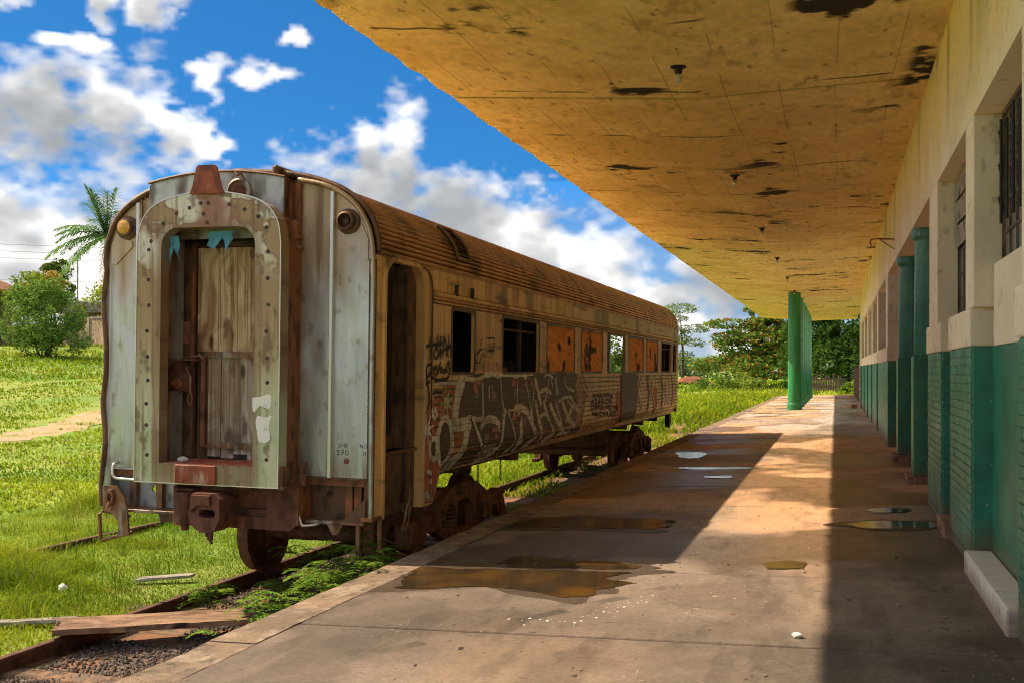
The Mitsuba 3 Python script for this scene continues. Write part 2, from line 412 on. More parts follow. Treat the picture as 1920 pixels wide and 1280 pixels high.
def concrete(p, n, uv):     # platform slabs: grey brown, sunlit near end painted dimmer, red dust, damp by the edge, dirty joints
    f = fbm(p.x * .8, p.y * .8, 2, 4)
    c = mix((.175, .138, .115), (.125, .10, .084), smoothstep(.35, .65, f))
    c = mix(c, c * 1.7, smoothstep(7.5, 11.5, p.y + .8 * (f - .5)))  # lifts the far slabs, so sunlight on the near ones looks dimmer
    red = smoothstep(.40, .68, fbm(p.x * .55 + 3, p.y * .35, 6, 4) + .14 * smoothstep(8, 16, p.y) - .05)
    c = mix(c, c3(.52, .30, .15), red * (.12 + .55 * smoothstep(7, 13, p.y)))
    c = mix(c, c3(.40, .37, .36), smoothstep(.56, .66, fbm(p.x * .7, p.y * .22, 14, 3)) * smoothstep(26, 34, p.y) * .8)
    wet = smoothstep(.47, .60, fbm(p.x * .55, p.y * .5, 21, 4) + .12 * smoothstep(-.8, -2.8, p.x) - .2 * smoothstep(24, 30, p.y) - .16 * smoothstep(9.5, 7, p.y))
    c = mix(c, c * .45, wet)
    c = mix(c, c * .62, smoothstep(.55, .70, fbm(p.x * 5, p.y * 1.2, 3, 4)) * .6)
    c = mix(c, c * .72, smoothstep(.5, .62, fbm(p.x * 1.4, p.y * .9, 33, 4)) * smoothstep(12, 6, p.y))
    c = c * (.80 + .40 * fbm(p.x * 55, p.y * 55, 4, 2)) * (.86 + .28 * fbm(p.x * 11, p.y * 9, 8, 3))
    c = mix(c, c * .55, smoothstep(.09, .05, dr.abs(p.x + 1.72 - .62 * (p.y - 7.2))) * smoothstep(.40, .62, fbm(p.x * 6, p.y * 4, 3, 3)) * smoothstep(8.3, 7.8, p.y) * smoothstep(5.6, 6.2, p.y))
    sp = noise(p.x * 38, p.y * 38)
    c = mix(c, c3(.55, .50, .44), smoothstep(.935, .96, sp) * smoothstep(.55, .7, noise(p.x * 1.1, p.y * 1.1, 5)) * .45)
    return mix(c, c * .4, smoothstep(.93, .97, noise(p.x * 26 + 9, p.y * 26)))


def concrete_rough(p, n, uv):
    wet = smoothstep(.47, .60, fbm(p.x * .55, p.y * .5, 21, 4) + .12 * smoothstep(-.8, -2.8, p.x) - .2 * smoothstep(24, 30, p.y) - .16 * smoothstep(9.5, 7, p.y))
    return .85 - .45 * wet


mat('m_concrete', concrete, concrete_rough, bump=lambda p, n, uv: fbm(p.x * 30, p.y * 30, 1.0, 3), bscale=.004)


def coping(p, n, uv):
    c = mix((.21, .15, .105), (.14, .105, .078), smoothstep(.35, .65, fbm(p.x * 2, p.y * 2, p.z * 3, 4)))
    c = mix(c, c3(.36, .30, .24), smoothstep(.55, .8, fbm(p.x * 7, p.y * 7, 2, 4)) * .5)
    c = c * (.72 + .56 * fbm(p.x * 48, p.y * 48, p.z * 48, 2))
    return mix(c, c3(.06, .05, .04), smoothstep(.60, .80, fbm(p.x * 12, p.y * 12, 5, 4)) * .7)


mat('m_coping', coping, .9, bump=lambda p, n, uv: fbm(p.x * 26, p.y * 26, p.z * 26, 3), bscale=.012)
mat('m_kerb', lambda p, n, uv: mix(mix((.62, .60, .56), (.50, .44, .38), fbm(p.y * 3, p.z * 3, p.x * 3, 4)), c3(.26, .18, .13), smoothstep(.14, .0, p.z - .10 * fbm(p.y * 4, p.x * 4, 2, 3)) * .8 + smoothstep(.58, .72, fbm(p.y * 7, p.x * 7, p.z * 7, 4)) * .4), .9)
mat('m_joint', lambda p, n, uv: mix((.05, .04, .03), (.03, .026, .02), fbm(p.x * 9, p.y * 9, 2, 3)), .95)
mat('m_damp', lambda p, n, uv: mix((.085, .062, .046), (.062, .046, .035), fbm(p.x * 3, p.y * 3, 2, 4)) * (.8 + .4 * fbm(p.x * 55, p.y * 55, 4, 2)), .42)
mat('m_brickbase', rusty((.34, .20, .13), (.20, .12, .08), .4, 6.0, 6.0), .9)


def ground_fn(p, n, uv):
    g = fbm(p.x * .35, p.y * .35, 3, 4)
    c = mix((.12, .21, .025), (.20, .25, .04), smoothstep(.35, .65, g))
    c = mix(c, c3(.22, .13, .06), smoothstep(.62, .78, fbm(p.x * 1.3, p.y * 1.3, 9, 3)) * .5)
    bed = smoothstep(1.25, .85, dr.abs(p.x + 5.35)) * smoothstep(60, 40, p.y)
    soil = mix((.22, .11, .06), (.10, .07, .055), smoothstep(.4, .6, fbm(p.x * 3, p.y * 3, 1, 4)))
    return mix(c, soil, bed)


mat('m_ground', ground_fn, .95)
mat('m_path', lambda p, n, uv: mix((.38, .25, .14), (.22, .20, .06), smoothstep(.35, .7, fbm(p.x * 1.4, p.y * 1.4, 1, 4))), .95)
mat('m_hill', lambda p, n, uv: mix((.05, .10, .05), (.09, .14, .06), fbm(p.x * .02, p.y * .02, 1, 4)), 1.0)
mat('m_rail', rusty((.22, .085, .04), (.12, .055, .035), .5, 5.0, 5.0), .7, .25)
mat('m_sleeper', rusty((.13, .10, .08), (.22, .13, .08), .4, 6.0, 6.0), .95)
mat('m_gravel', lambda p, n, uv: mix((.07, .065, .065), (.22, .17, .14), mikit.cell_rand(p.x * 30, p.y * 30, 3)), .9)
mat('m_oldplank', wood_fn((.30, .19, .12), (.17, .10, .065), (.06, .04, .03), 5.0, 'g'), .9)
mat('m_greyplank', wood_fn((.40, .38, .34), (.26, .23, .20), (.15, .12, .10), 5.0, 'g'), .9)
mat('m_puddle', lambda p, n, uv: mix((.030, .021, .012), (.085, .045, .010), smoothstep(.35, .75, fbm(p.x * 2.2, p.y * 2.2, 6, 3))), .08, 0.0, .6, clearcoat=1.0, clearcoat_gloss=.98)
mat('m_bark', rusty((.13, .10, .075), (.07, .05, .04), .5, 6.0, 2.0), .95)
mat('m_litter', (.80, .79, .76), .8)
mat('m_tile', rusty((.46, .17, .07), (.30, .14, .08), .5, 2.0, 2.0), .85)
mat('m_wallbeige', rusty((.52, .36, .25), (.36, .27, .20), .40, .8, .6), .9)
mat('m_redsoil', lambda p, n, uv: mix((.24, .085, .045), (.14, .05, .03), fbm(p.x * 5, p.y * 5, p.z * 5, 3)), .95)
mat('m_fencewood', rusty((.28, .13, .08), (.15, .10, .08), .5, 3.0, 1.0), .9)
mat('m_fencered', rusty((.20, .06, .04), (.10, .04, .03), .5, 3.0, 1.0), .7)
mat('m_carpaint', (.55, .56, .58), .35, .3, clearcoat=.6)
mat('m_carglass', (.03, .04, .05), .1)
mat('m_taillight', (.5, .02, .02), .3)
mat('m_steelframe', rusty((.10, .095, .085), (.16, .10, .06), .35, 5.0, 3.0), .55, .3)
scene['m_glass'] = two({'type': 'principled', 'base_color': proc(lambda p, n, uv: mix((.20, .18, .15), (.10, .09, .08), fbm(p.y * 5, p.z * 3, 2, 3))), 'roughness': .18, 'specular': .6})
scene['m_leaf'] = {'type': 'principledthin', 'base_color': {'type': 'mesh_attribute', 'name': 'vertex_color'}, 'roughness': .5, 'diff_trans': .7, 'spec_trans': 0.0, 'eta': 1.4}
scene['m_bulb'] = {'type': 'dielectric', 'int_ior': 1.5}


# ---------------------------------------------------------------- the setting: ground, path, track bed, platform
def sstep(a, b, x):
    t = np.clip((x - a) / (b - a), 0, 1); return t * t * (3 - 2 * t)


def ground_z(X, Y):
    X, Y = np.asarray(X, float), np.asarray(Y, float); r = np.hypot(X, Y)
    left = np.interp(r, [0, 26, 37, 45, 60, 73, 82, 110, 300, 3000], [-.85, -.80, -.42, -.1, 1.15, 2.45, 3.2, 4.0, 5.0, 5.0])
    right = np.interp(Y, [0, 30, 50, 73, 95, 118, 150, 190, 3000], [-.85, -.85, -.60, -.22, .35, .35, .0, -.1, -.1])
    w = sstep(-11, -20, X); w = w * sstep(.9, .55, np.abs(np.arctan2(X, np.maximum(Y, 1e-3)) + 1.1))
    z = left * w + right * (1 - w)
    bump = meshkit.fbm(np.stack([X * .45, Y * .45, 0 * X], -1), 3, 2) - .5
    return z + .14 * bump * sstep(1.6, 3.5, np.abs(X + 5.5)) * (1 + 2 * sstep(30, 60, r))


def spaced(a, b, near, step):
    out = [near]
    for sgn in (1, -1):
        x, d = near, step
        while a < x < b:
            x = x + sgn * d; d *= 1.07; out.append(x)
    return np.unique(np.clip(out, a, b))


put('ground', grid(spaced(-3500, 3500, -6, .35), spaced(-60, 6000, 8, .35), ground_z), 'm_ground', smooth=True, kind='structure')
pth = spline([(-23.6, 12), (-24.2, 20), (-24.4, 26.6), (-25.0, 30), (-28.0, 36.5), (-33, 48), (-40, 62)], 8)
V, F = [], []
tt = np.gradient(pth, axis=0); tt /= np.linalg.norm(tt, axis=1)[:, None]
for i, (p, d) in enumerate(zip(pth, tt)):
    for j, o in enumerate(np.linspace(-.85, .85, 7)):
        oo = o * (1 + .25 * math.sin(i * 1.7 + j))
        x, y = p[0] + d[1] * oo, p[1] - d[0] * oo
        V.append((x, y, float(ground_z(x, y)) + .03 * (1 - (o / .95) ** 2) + .012))
for i in range(len(pth) - 1):
    for j in range(6):
        a = i * 7 + j
        F += [(a, a + 1, a + 8), (a, a + 8, a + 7)]
put('dirt_path', (np.array(V), np.array(F)), 'm_path', smooth=True, kind='structure')
hv = []
hx = np.linspace(-900, 500, 90)
put('hills', grid(hx, np.linspace(1500, 2300, 12), lambda X, Y: -1 + 26 * np.sin((Y - 1500) / 800 * np.pi) * (.35 + meshkit.fbm(np.stack([X * .006, Y * .004, 0 * X], -1), 3, 4))), 'm_hill', smooth=True, kind='structure')

RZ = -0.70                                                  # top of the rails
RAIL = [(-.065, -.155), (.065, -.155), (.065, -.142), (.014, -.125), (.012, -.045), (.034, -.034), (.034, -.004), (.028, 0), (-.028, 0), (-.034, -.004), (-.034, -.034), (-.012, -.045), (-.014, -.125), (-.065, -.142)]


def rail(x, y0, y1, z=RZ, label=None, group=None):
    m = prism(RAIL, y0, y1, 'xz'); v = m[0] + [x, 0, z]
    return put('railway_rail', (v, m[1]), 'm_rail', label=label, cat='rail', group=group)


rail(-6.405, -4, 62, label='rusty brown rail at the grass edge, with a fallen weathered board lying across it')
rail(-4.735, -4, 62, label='rail close beside the platform edge, mostly hidden under the carriage and platform')
rail(-10.1, 11.0, 33, RZ - .055, label='half buried rusty rail in the grass left of the carriage')
for i, y in enumerate(np.arange(6.3, 29, .78)):
    put('sleeper', box(-6.95, -4.2, y - .12, y + .12, -.97, -.845 + .02 * math.sin(i * 2.1), .02), 'm_sleeper',
        label='weathered timber sleeper set in the track bed under the rails', cat='sleeper', group='sleepers under the track')

# ballast: loose stones between rail and platform
ico = trimesh.creation.icosahedron()
n = 26000
gx, gy = rng.uniform(-6.25, -3.80, n), 4.2 + 14 * rng.random(n) ** 1.6
keep = meshkit.noise(np.stack([gx * 1.3, gy * .8, gx * 0], -1), 5) > np.where(gy < 8.2, -1, .22)
gx, gy = gx[keep], gy[keep]; n = len(gx)
sc = rng.uniform(.008, .019, (n, 1, 1)) * rng.uniform(.6, 1.3, (n, 1, 3))
sv = ico.vertices[None] * sc * rng.uniform(.75, 1.2, (n, 12, 1)) + np.stack([gx, gy, ground_z(gx, gy) + .012], -1)[:, None]
put('gravel', (sv.reshape(-1, 3), (ico.faces[None] + 12 * np.arange(n)[:, None, None]).reshape(-1, 3)), 'm_gravel', kind='stuff', label='dark loose ballast stones beside the platform edge')

# platform: slabs and edge stones as pieces on a concrete body; it falls 2.6 % towards the track
FALL = .026


def tilt(v):
    v = np.array(v, float); v[:, 2] += FALL * v[:, 0]; return v


JY = [-2.4, -.2, 2.0, 4.2, 6.40, 8.60, 10.85, 13.05, 15.3, 17.5, 19.8, 22.0, 24.3, 26.5, 28.8, 31.0, 33.3, 35.5, 37.8, 40.0, 44.0, 48.0, 52.0, 56.0, 60.0, 64.0, 68.0, 73.0]
put('platform', box(-3.72, 1.6, -3, 72.95, -1.4, -.05), 'm_joint', tf=tilt, kind='structure')
for a, b in zip(JY[:-1], JY[1:]):
    dz = .003 * math.sin(a * 5.1)
    xs, ys = np.linspace(-3.425, 1.35, 6), np.linspace(a + .013, b - .013, 5)
    top = box(xs[0], xs[-1], ys[0], ys[-1], -.068, dz, .007)
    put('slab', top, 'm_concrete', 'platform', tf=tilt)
y = -2.4
i = 0
while y < 72.9:
    L = min([1.55, 2.2, 1.9, 2.6][i % 4] * (1 if y < 30 else 1.6), 73 - y)
    g = trimesh.creation.box((.325, L - .012, .20)); g = g.subdivide_to_size(.11, max_iter=6) if y < 22 else g
    v = np.array(g.vertices) + [-3.595, y + L / 2, -.10 + .004 * math.sin(i * 3.3)]
    nz = meshkit.fbm(v * 5, 3, 4) - .5
    v[:, 2] += np.where(v[:, 2] > -.05, .012 * nz, 0); v[:, 0] += np.where(v[:, 0] < -3.7, .045 * (meshkit.fbm(v * 2.6 + 3, 3, 6) - .5), 0)
    put('edge_stone', trimesh.Trimesh(v, g.faces, process=False), 'm_coping', 'platform', tf=tilt)
    y += L; i += 1


def patch(name, pts, dz, mt, seed, rough=.08, **k):
    c = np.array(LineString(spline(np.vstack([pts, pts[:1]]), 9)).segmentize(.03).coords)[:-1]
    ctr = c.mean(0); d = c - ctr
    w = 1 + rough * 2 * (meshkit.fbm(np.concatenate([c * 3.2 / min(1, np.ptp(c[:, 0]) ** .5), np.full((len(c), 1), seed)], 1), 6, seed) - .5)
    g = Polygon(ctr + d * w[:, None]).buffer(0).intersection(sbox(-3.41, 0, .99, 60))
    m = prism(g, dz - .002, dz, 'xy')
    put(name, m, mt, tf=tilt, **k)


PUD = [[(-3.36, 8.0), (-3.40, 8.46), (-2.9, 8.55), (-2.28, 8.54), (-1.65, 8.56), (-1.48, 8.45), (-1.68, 8.3), (-1.71, 8.05), (-1.82, 7.63), (-2.12, 7.67), (-2.64, 7.83), (-2.94, 7.7), (-3.2, 7.69)],
       [(-2.94, 8.75), (-2.75, 9.06), (-2.17, 9.07), (-1.51, 8.85), (-1.57, 8.68), (-2.06, 8.66), (-2.62, 8.66)],
       [(-3.3, 11.07), (-3.23, 11.65), (-2.7, 11.83), (-2.21, 11.79), (-1.89, 11.69), (-1.8, 11.16), (-2.03, 10.95), (-2.61, 10.96), (-3.2, 10.95)],
       [(-2.94, 18.42), (-2.06, 18.38), (-1.39, 18.37), (-1.41, 18.06), (-2.01, 17.96), (-2.85, 18.15)],
       [(-1.98, 16.74), (-1.56, 16.84), (-1.55, 16.5), (-1.85, 16.49)],
       [(-3.16, 21.8), (-2.54, 21.69), (-2.45, 20.72), (-2.67, 20.21), (-2.91, 20.87)],
       [(0.02, 11.57), (0.39, 11.9), (0.88, 11.8), (0.88, 11.48), (0.47, 11.28), (0.12, 11.51)],
       [(0.34, 12.75), (0.49, 12.98), (0.84, 12.95), (0.76, 12.65), (0.41, 12.52)],
       [(-0.57, 9.1), (-0.46, 9.25), (-0.23, 9.23), (-0.28, 8.97), (-0.49, 8.91)]]
for i, pp in enumerate(PUD[:3] + PUD[6:7]):
    pc = np.array(pp)
    patch('damp_patch', pc.mean(0) + (pc - pc.mean(0)) * [1.16, 1.35], .0045, 'm_damp', i + 30, .35, parent='platform')
for i, pp in enumerate(PUD):
    patch('puddle', np.array(pp), .0085, 'm_puddle', i + 1, .42, kind='structure')
spots = []
for i in range(34):                                          # a trail of white droppings
    t_ = rng.random()
    x, y = np.interp(t_, [0, .45, 1], [-2.05, -1.62, -1.28]) + rng.normal(0, .04), np.interp(t_, [0, .45, 1], [6.78, 6.75, 7.65]) + rng.normal(0, .05)
    r = rng.uniform(.003, .011)
    an = np.arange(9) * 2 * np.pi / 9
    rr = r * rng.uniform(.6, 1.3, 9)
    spots.append(prism(np.stack([x + rr * np.cos(an), y + rr * np.sin(an) * 1.3], 1), .0045, .006, 'xy'))
put('droppings', cat_(spots), 'm_litter', 'platform', tf=tilt, kind='stuff', label='trail of white bird droppings on the slabs')
chips = []
for i in range(170):                                         # grit, leaf bits and flakes lying about on the slabs
    x, y = rng.uniform(-3.3, .9), 4.6 + 16 * rng.random() ** 1.6
    r = rng.uniform(.004, .012) * (1.6 if rng.random() < .12 else 1); a = rng.uniform(0, 6.28)
    chips.append(m3.Manifold.hull_points(np.array([(x + r * rng.uniform(.5, 1.4) * math.cos(a + t), y + r * rng.uniform(.6, 2.0) * math.sin(a + t), z) for t in np.arange(6) * 1.047 for z in (.0035, .0035 + r * rng.uniform(.15, .7))])))
put('grit', cat_(chips), 'm_sleeper', 'platform', tf=tilt, kind='stuff', label='scattered dark grit and leaf bits on the slabs')
crumple = trimesh.creation.icosphere(2, .05)
crumple.vertices *= (1 + .8 * (meshkit.fbm(crumple.vertices * 30, 3, 2)[:, None] - .5)) * [1, .8, .55]
put('litter', (crumple.vertices * .6 + [-.22, 6.62, .014], crumple.faces), 'm_litter', label='small crumpled white scrap of litter on the platform slabs', cat='litter')
put('litter', (crumple.vertices * [.9, 1.2, 1.6] + [-8.04, 9.68, -.76], crumple.faces), 'm_litter', label='white scrap of litter lying in the grass left of the track', cat='litter')

# ---------------------------------------------------------------- canopy, columns, lamps
XW, XE, XV = 1.02, -4.79, -1.62                              # wall face, outer edge, valley
ZW, ZV, ZE = 4.93, 4.86, 5.11
canopy = thing('canopy', 'long ochre concrete platform canopy with a stained soffit, reaching out over the carriage', 'canopy')
CY = [2.2, 12.93, 44.0, 73.2]
for a, b in zip(CY[:-1], CY[1:]):
    ys = np.arange(a + .038, b - .045, .09); ys = np.append(ys, b - .038)
    V, F = [], []
    ch = .10 * (meshkit.fbm(np.stack([ys * 4, 0 * ys, 0 * ys], -1), 4, 9) - .5)
    for yy, c in zip(ys, ch):
        V += [(XW + .3, yy, ZW), (XV, yy, ZV), (XE + .06 + c, yy, ZE - .003), (XE + c * .5, yy, ZE + .05), (XE, yy, ZE + .16), (XV, yy, ZE + .17), (XW + .3, yy, ZE + .17)]
    for i in range(len(ys) - 1):
        for j in range(7):
            k = (j + 1) % 7
            F += [(i * 7 + j, (i + 1) * 7 + j, (i + 1) * 7 + k), (i * 7 + j, (i + 1) * 7 + k, i * 7 + k)]
    o = (len(ys) - 1) * 7
    for j in range(1, 6):
        F += [(0, j, j + 1), (o, o + j + 1, o + j)]
    put('slab', (np.array(V), np.array(F)), 'm_soffit', canopy)
for y in CY[1:-1]:
    put('joint_filler', prism([(XE + .10, ZE + .03), (XV, ZV + .05), (XW, ZW + .05), (XW, ZW + .09), (XV, ZV + .09), (XE + .10, ZE + .09)], y - .0375, y + .0375, 'xz'), 'm_black', canopy)
for i, y in enumerate([46.5, 50.0, 53.5, 57.0, 60.5, 64.0, 67.5]):
    k = thing('platform_column', 'nearest of the row of thick green round columns holding up the canopy' if i == 0 else
              'green round column in the row behind the nearest one, under the canopy', 'column', 'green columns under the canopy')
    put('shaft', lathe([(.285, .12), (.28, .5), (.275, 2.5), (.265, ZV + .02)], 28, at=(XV - .04, y, FALL * XV)), 'm_column', k, smooth=30)
    put('base', lathe([(0, .02), (.315, .0), (.315, .24), (.288, .27), (0, .27)], 28, at=(XV - .04, y, FALL * XV)), 'm_column', k, smooth=30)
for i, y in enumerate([11.5, 18.2, 25.1, 31.8, 38.6, 45.2]):
    k = thing('ceiling_lamp', ['bare bulb in a black holder nearest the viewer on the canopy soffit', 'second bare bulb along the canopy soffit', 'third bare bulb along the canopy soffit',
                               'fourth bare bulb along the canopy soffit', 'fifth bare bulb along the canopy soffit', 'farthest bare bulb, just in front of the first green column'][i], 'lamp', 'bare bulbs along the soffit')
    put('holder', lathe([(0, .0), (.085, .0), (.085, -.02), (.045, -.035), (.035, -.085), (.03, -.09), (0, -.09)], 16, at=(XV, y, ZV + .012)), 'm_black', k, smooth=30)
    put('bulb', lathe([(.014, -.085), (.018, -.10), (.034, -.13), (.036, -.15), (.026, -.175), (0, -.185)], 16, at=(XV, y, ZV + .012)), 'm_chrome' if i else 'm_stonelight', k, smooth=30)

# ---------------------------------------------------------------- station building
XF, XR = 1.02, 1.175
ZG, ZL = 1.79, 3.57
B = thing('station_building', 'long station building with cream walls above a dark green brick dado', 'building')
put('upper_wall', box(XF, 2.2, 2.4, 49.7, ZL, ZW + .02), 'm_plaster', B)
put('back_wall', box(XR + .12, 4.6, 2.4, 13.25, -.2, ZL + .1), 'm_plaster', B)
put('back_wall', box(XR + .12, 4.6, 23.5, 49.6, -.2, ZL + .1), 'm_plaster', B)
bricks_a, brick_far = 0, []


def brick_face(parent, y0, y1, z0, z1, x, limit):
    """Bricks in running bond on a face that looks to -x: single pieces nearby, one mesh farther on."""
    global bricks_a
    h, L = .0725, .235
    nrow = int(round((z1 - z0) / h)); h = (z1 - z0) / nrow
    for r in range(nrow):
        y = y0 - (L / 2 if r % 2 else 0)
        while y < y1 - .01:
            a, b = max(y, y0) + .007, min(y + L, y1) - .007
            if b - a > .02:
                m = box(x - .009 - .004 * rng.random(), x + .02, a, b, z0 + r * h + .004, z0 + (r + 1) * h - .004, .003)
                if limit and bricks_a < 292:
                    put('brick', m, 'm_green', parent); bricks_a += 1
                else:
                    brick_far.append(m)
            y += L


def brick_end(x0, x1, y, z0, z1):
    h = .0725; nrow = int(round((z1 - z0) / h)); h = (z1 - z0) / nrow
    for r in range(nrow):
        e = x0 if r % 2 else x0 - .11
        while e < x1:
            a, b = max(e, x0) + .004, min(e + .235, x1) - .004
            if b - a > .02:
                brick_far.append(box(a, b, y - .011, y + .02, z0 + r * h + .004, z0 + (r + 1) * h - .004))
            e += .235


def pier(y0, y1, bricky, u0=None, u1=None, zs=2.09, near_brick=False):
    """Green dado pier with the cream block on it and the slimmer cream pier up to the lintel."""
    q = put('pilaster', box(XF + (.012 if bricky else 0), XR + .13, y0, y1, -.05, ZG, .006), 'm_green', B)
    if bricky:
        brick_face(q, y0 + .02, y1 - .02, .03, ZG - .005, XF + .012, True)
    if near_brick:
        brick_end(XF + .03, XR + .02, y0, .03, ZG - .005)
    put('sill_block', box(XF - .012, XR + .13, y0 - .012, y1 + .012, ZG + .001, zs, .01), 'm_plaster', B)
    if u0 is not None:
        put('pier', box(XF, XR + .13, u0, u1, zs + .001, ZL - .001, .006), 'm_plaster', B)


def window(y0, y1, z0, z1, nx, nz, tilted=False, grille=False, x=XR + .04):
    w = put('window', cat_([box(x, x + .05, y0, y1, z0, z0 + .035), box(x, x + .05, y0, y1, z1 - .035, z1), box(x, x + .05, y0, y0 + .035, z0 + .036, z1 - .036), box(x, x + .05, y1 - .035, y1, z0 + .036, z1 - .036)]), 'm_steelframe', B)
    dy, dz = (y1 - y0) / nx, (z1 - z0) / nz
    for i in range(1, nx):
        put('bar', box(x + .008, x + .042, y0 + i * dy - .011, y0 + i * dy + .011, z0 + .037, z1 - .037), 'm_steelframe', w)
    for i in range(nx):
        for j in range(nz):
            a, b, c, d = y0 + i * dy + .012, y0 + (i + 1) * dy - .012, z0 + j * dz + .010, z0 + (j + 1) * dz - .010
            if tilted and j >= nz - 3:
                th = math.radians(28 + 6 * math.sin(i + j)); cz = (c + d) / 2; hh = (d - c) / 2
                V = np.array([(x + .02 + (s * hh) * math.sin(th) * -1 + o, yy, cz + s * hh * math.cos(th)) for yy in (a, b) for s in (-1, 1) for o in (0, .012)])
                V[:, 0] -= .10 * (V[:, 2] < cz)
                put('pane', m3.Manifold.hull_points(V), 'm_glass', w)
            else:
                put('pane', box(x + .022, x + .028, a, b, c, d), 'm_glass', w)
    for j in range(1, nz):
        put('glazing_bar', box(x + .010, x + .040, y0 + .036, y1 - .036, z0 + j * dz - .010, z0 + j * dz + .010), 'm_steelframe', w)
    if grille:
        for k in range(7):
            yy = y0 + (k + .75) * (y1 - y0) / 7.5
            za, zb = z0 + .28, z1 - .10 - .05 * (k % 2)
            pts = [(x - .035, yy, za), (x - .035, yy, zb)]
            put('grille_bar', cat_([tube(pts, .012, 6)] + [tube([(x - .035, yy, za + q), (x - .035, yy + .12, za + q + .11)], .007, 5) for q in np.arange(.1, zb - za - .1, .25)]), 'm_black', w)


pier(3.4, 6.86, True, 4.4, 6.70, 2.09)
put('dado_wall', box(XR, XR + .13, 6.86, 9.08, -.05, ZG), 'm_green', B)
put('recess_wall', box(XR - .015, XR + .13, 6.71, 8.90, ZG + .001, 2.41), 'm_plaster', B)
window(6.72, 8.89, 2.412, ZL - .002, 7, 5, grille=True)
put('kerb_block', box(.965, XR - .002, 6.87, 9.07, .0, .19, .012), 'm_kerb', B, label='whitewashed concrete kerb under the nearest window')
pier(9.09, 10.74, True, 8.92, 9.45, 2.09)
put('recess_wall', box(XR - .015, XR + .13, 10.75, 11.57, ZG + .001, 2.08), 'm_plaster', B)
window(9.46, 11.98, 2.092, ZL - .002, 6, 6, tilted=True)
put('dado_wall', box(XR, XR + .13, 10.74, 11.58, -.05, ZG), 'm_green', B)
put('kerb_block', box(.975, XR - .002, 10.76, 11.56, .0, .15, .012), 'm_brickbase', B)
pier(11.58, 13.25, True, 12.0, 13.0, 2.09, near_brick=True)
# porch with two columns on pedestals
put('porch_back_wall', box(4.0, 4.6, 13.2, 23.6, -.2, ZL + .1), 'm_plaster', B)
put('porch_floor', box(1.36, 4.0, 13.26, 23.4, -.1, .11), 'm_brickbase', B)
put('porch_ceiling', box(2.2, 4.0, 13.26, 23.4, ZL + .002, ZL + .1), 'm_plaster', B)
dr_ = put('door', prism(sbox(16.6, .12, 18.4, 2.9), 3.93, 3.998, 'yz'), 'm_fencewood', B)
for k_, s in enumerate((16.68, 17.55)):
    for zz in (.3, 1.6):
        put('panel', box(3.915, 3.932, s, s + .75, zz, zz + 1.1, .006), 'm_fencewood', dr_)
for y in (16.0, 19.9):
    k = put('column', lathe([(.24, ZG + .02), (.235, 2.6), (.225, 3.40), (.235, 3.41), (.27, 3.46), (.275, ZL - .003)], 28, at=(1.29, y, 0)), 'm_green', B, smooth=30)
    put('pedestal', box(1.03, 1.55, y - .26, y + .26, .14, ZG + .015, .01), 'm_green', k)
    put('base_stone', box(.94, 1.60, y - .33, y + .33, -.02, .138, .015), 'm_brickbase', k)
    brick_end(1.06, 1.52, y - .26, .15, ZG)
pier(23.2, 25.3, False, 23.2, 24.1, 2.09, near_brick=True)
y = 25.3
while y < 49:
    e = min(y + 4.4, 49.0)
    put('dado_wall', box(XF + .03, XR + .13, y, e, -.05, ZG), 'm_green', B)
    put('sill_block', box(XF + .01, XR + .13, y, e, ZG + .001, 2.09), 'm_plaster', B)
    window(y + .1, e - .9, 2.092, ZL - .002, 4, 4)
    put('pier', box(XF + .02, XR + .13, e - .9, e, 2.091, ZL - .001), 'm_plaster', B)
    put('pilaster', box(XF, XF + .05, e - .25, e + .25, -.05, ZG), 'm_green', B)
    y = e
put('pier', box(XF, XR + .13, 49.0, 49.7, -.05, ZL - .001), 'm_plaster', B)
put('bracket', cat_([tube([(1.02, 20.6, 3.98), (.72, 20.6, 4.0), (.62, 20.6, 3.99), (.60, 20.6, 3.92), (.63, 20.6, 3.88)], .014, 8), tube([(1.02, 20.6, 3.80), (.76, 20.6, 3.99)], .010, 6)]), 'm_rustdark', B)
put('brick_courses', cat_(brick_far), 'm_green', B, kind='stuff')
for i, (dx, dz) in enumerate(((0, 0), (.0, .075))):
    put('loose_brick', box(.62 + dx, .86 + dx, 47.0, 47.12, .02 + dz, .09 + dz, .005), 'm_tile', label=['red brick lying on the far platform, under another', 'red brick stacked on another on the far platform'][i], cat='brick')
fence = thing('railing', 'dark red metal fence beyond the far end of the station building', 'fence')
for i, y in enumerate(np.arange(50.1, 72, .42)):
    put('slat', box(1.12, 1.16, y, y + .36, .03, 1.75 + .04 * math.sin(i * 4.1)), 'm_fencered', fence)
for y in np.arange(50, 72, 3.5):
    put('post', box(1.17, 1.25, y, y + .08, -.2, 1.85), 'm_fencered', fence)


# ---------------------------------------------------------------- the passenger carriage (local: x right of its centre, y from its near end, z above the rails)
CX, CYE, CS = -5.57, 9.05, 0.014
CL = 19.75


def CT(v):
    v = np.array(v, float); c = math.sqrt(1 - CS * CS)
    return np.stack([CX + c * v[:, 0] + CS * v[:, 2], CYE + v[:, 1], RZ - CS * v[:, 0] + c * v[:, 2]], 1)


def CB(v):
    return np.array(v, float) + [CX, CYE, RZ]


C = thing('passenger_carriage', 'derelict stainless steel railway passenger carriage, graffitied and rusty, standing beside the platform', 'train carriage')


def cp(name, mesh, mt, parent=None, smooth=False, **k):
    return put(name, mesh, mt, parent or C, smooth, CT, **k)


HALF = spline([(1.47, 3.40), (1.458, 3.52), (1.40, 3.71), (1.26, 3.88), (1.0, 4.035), (.6, 4.145), (0, 4.20)], 14)
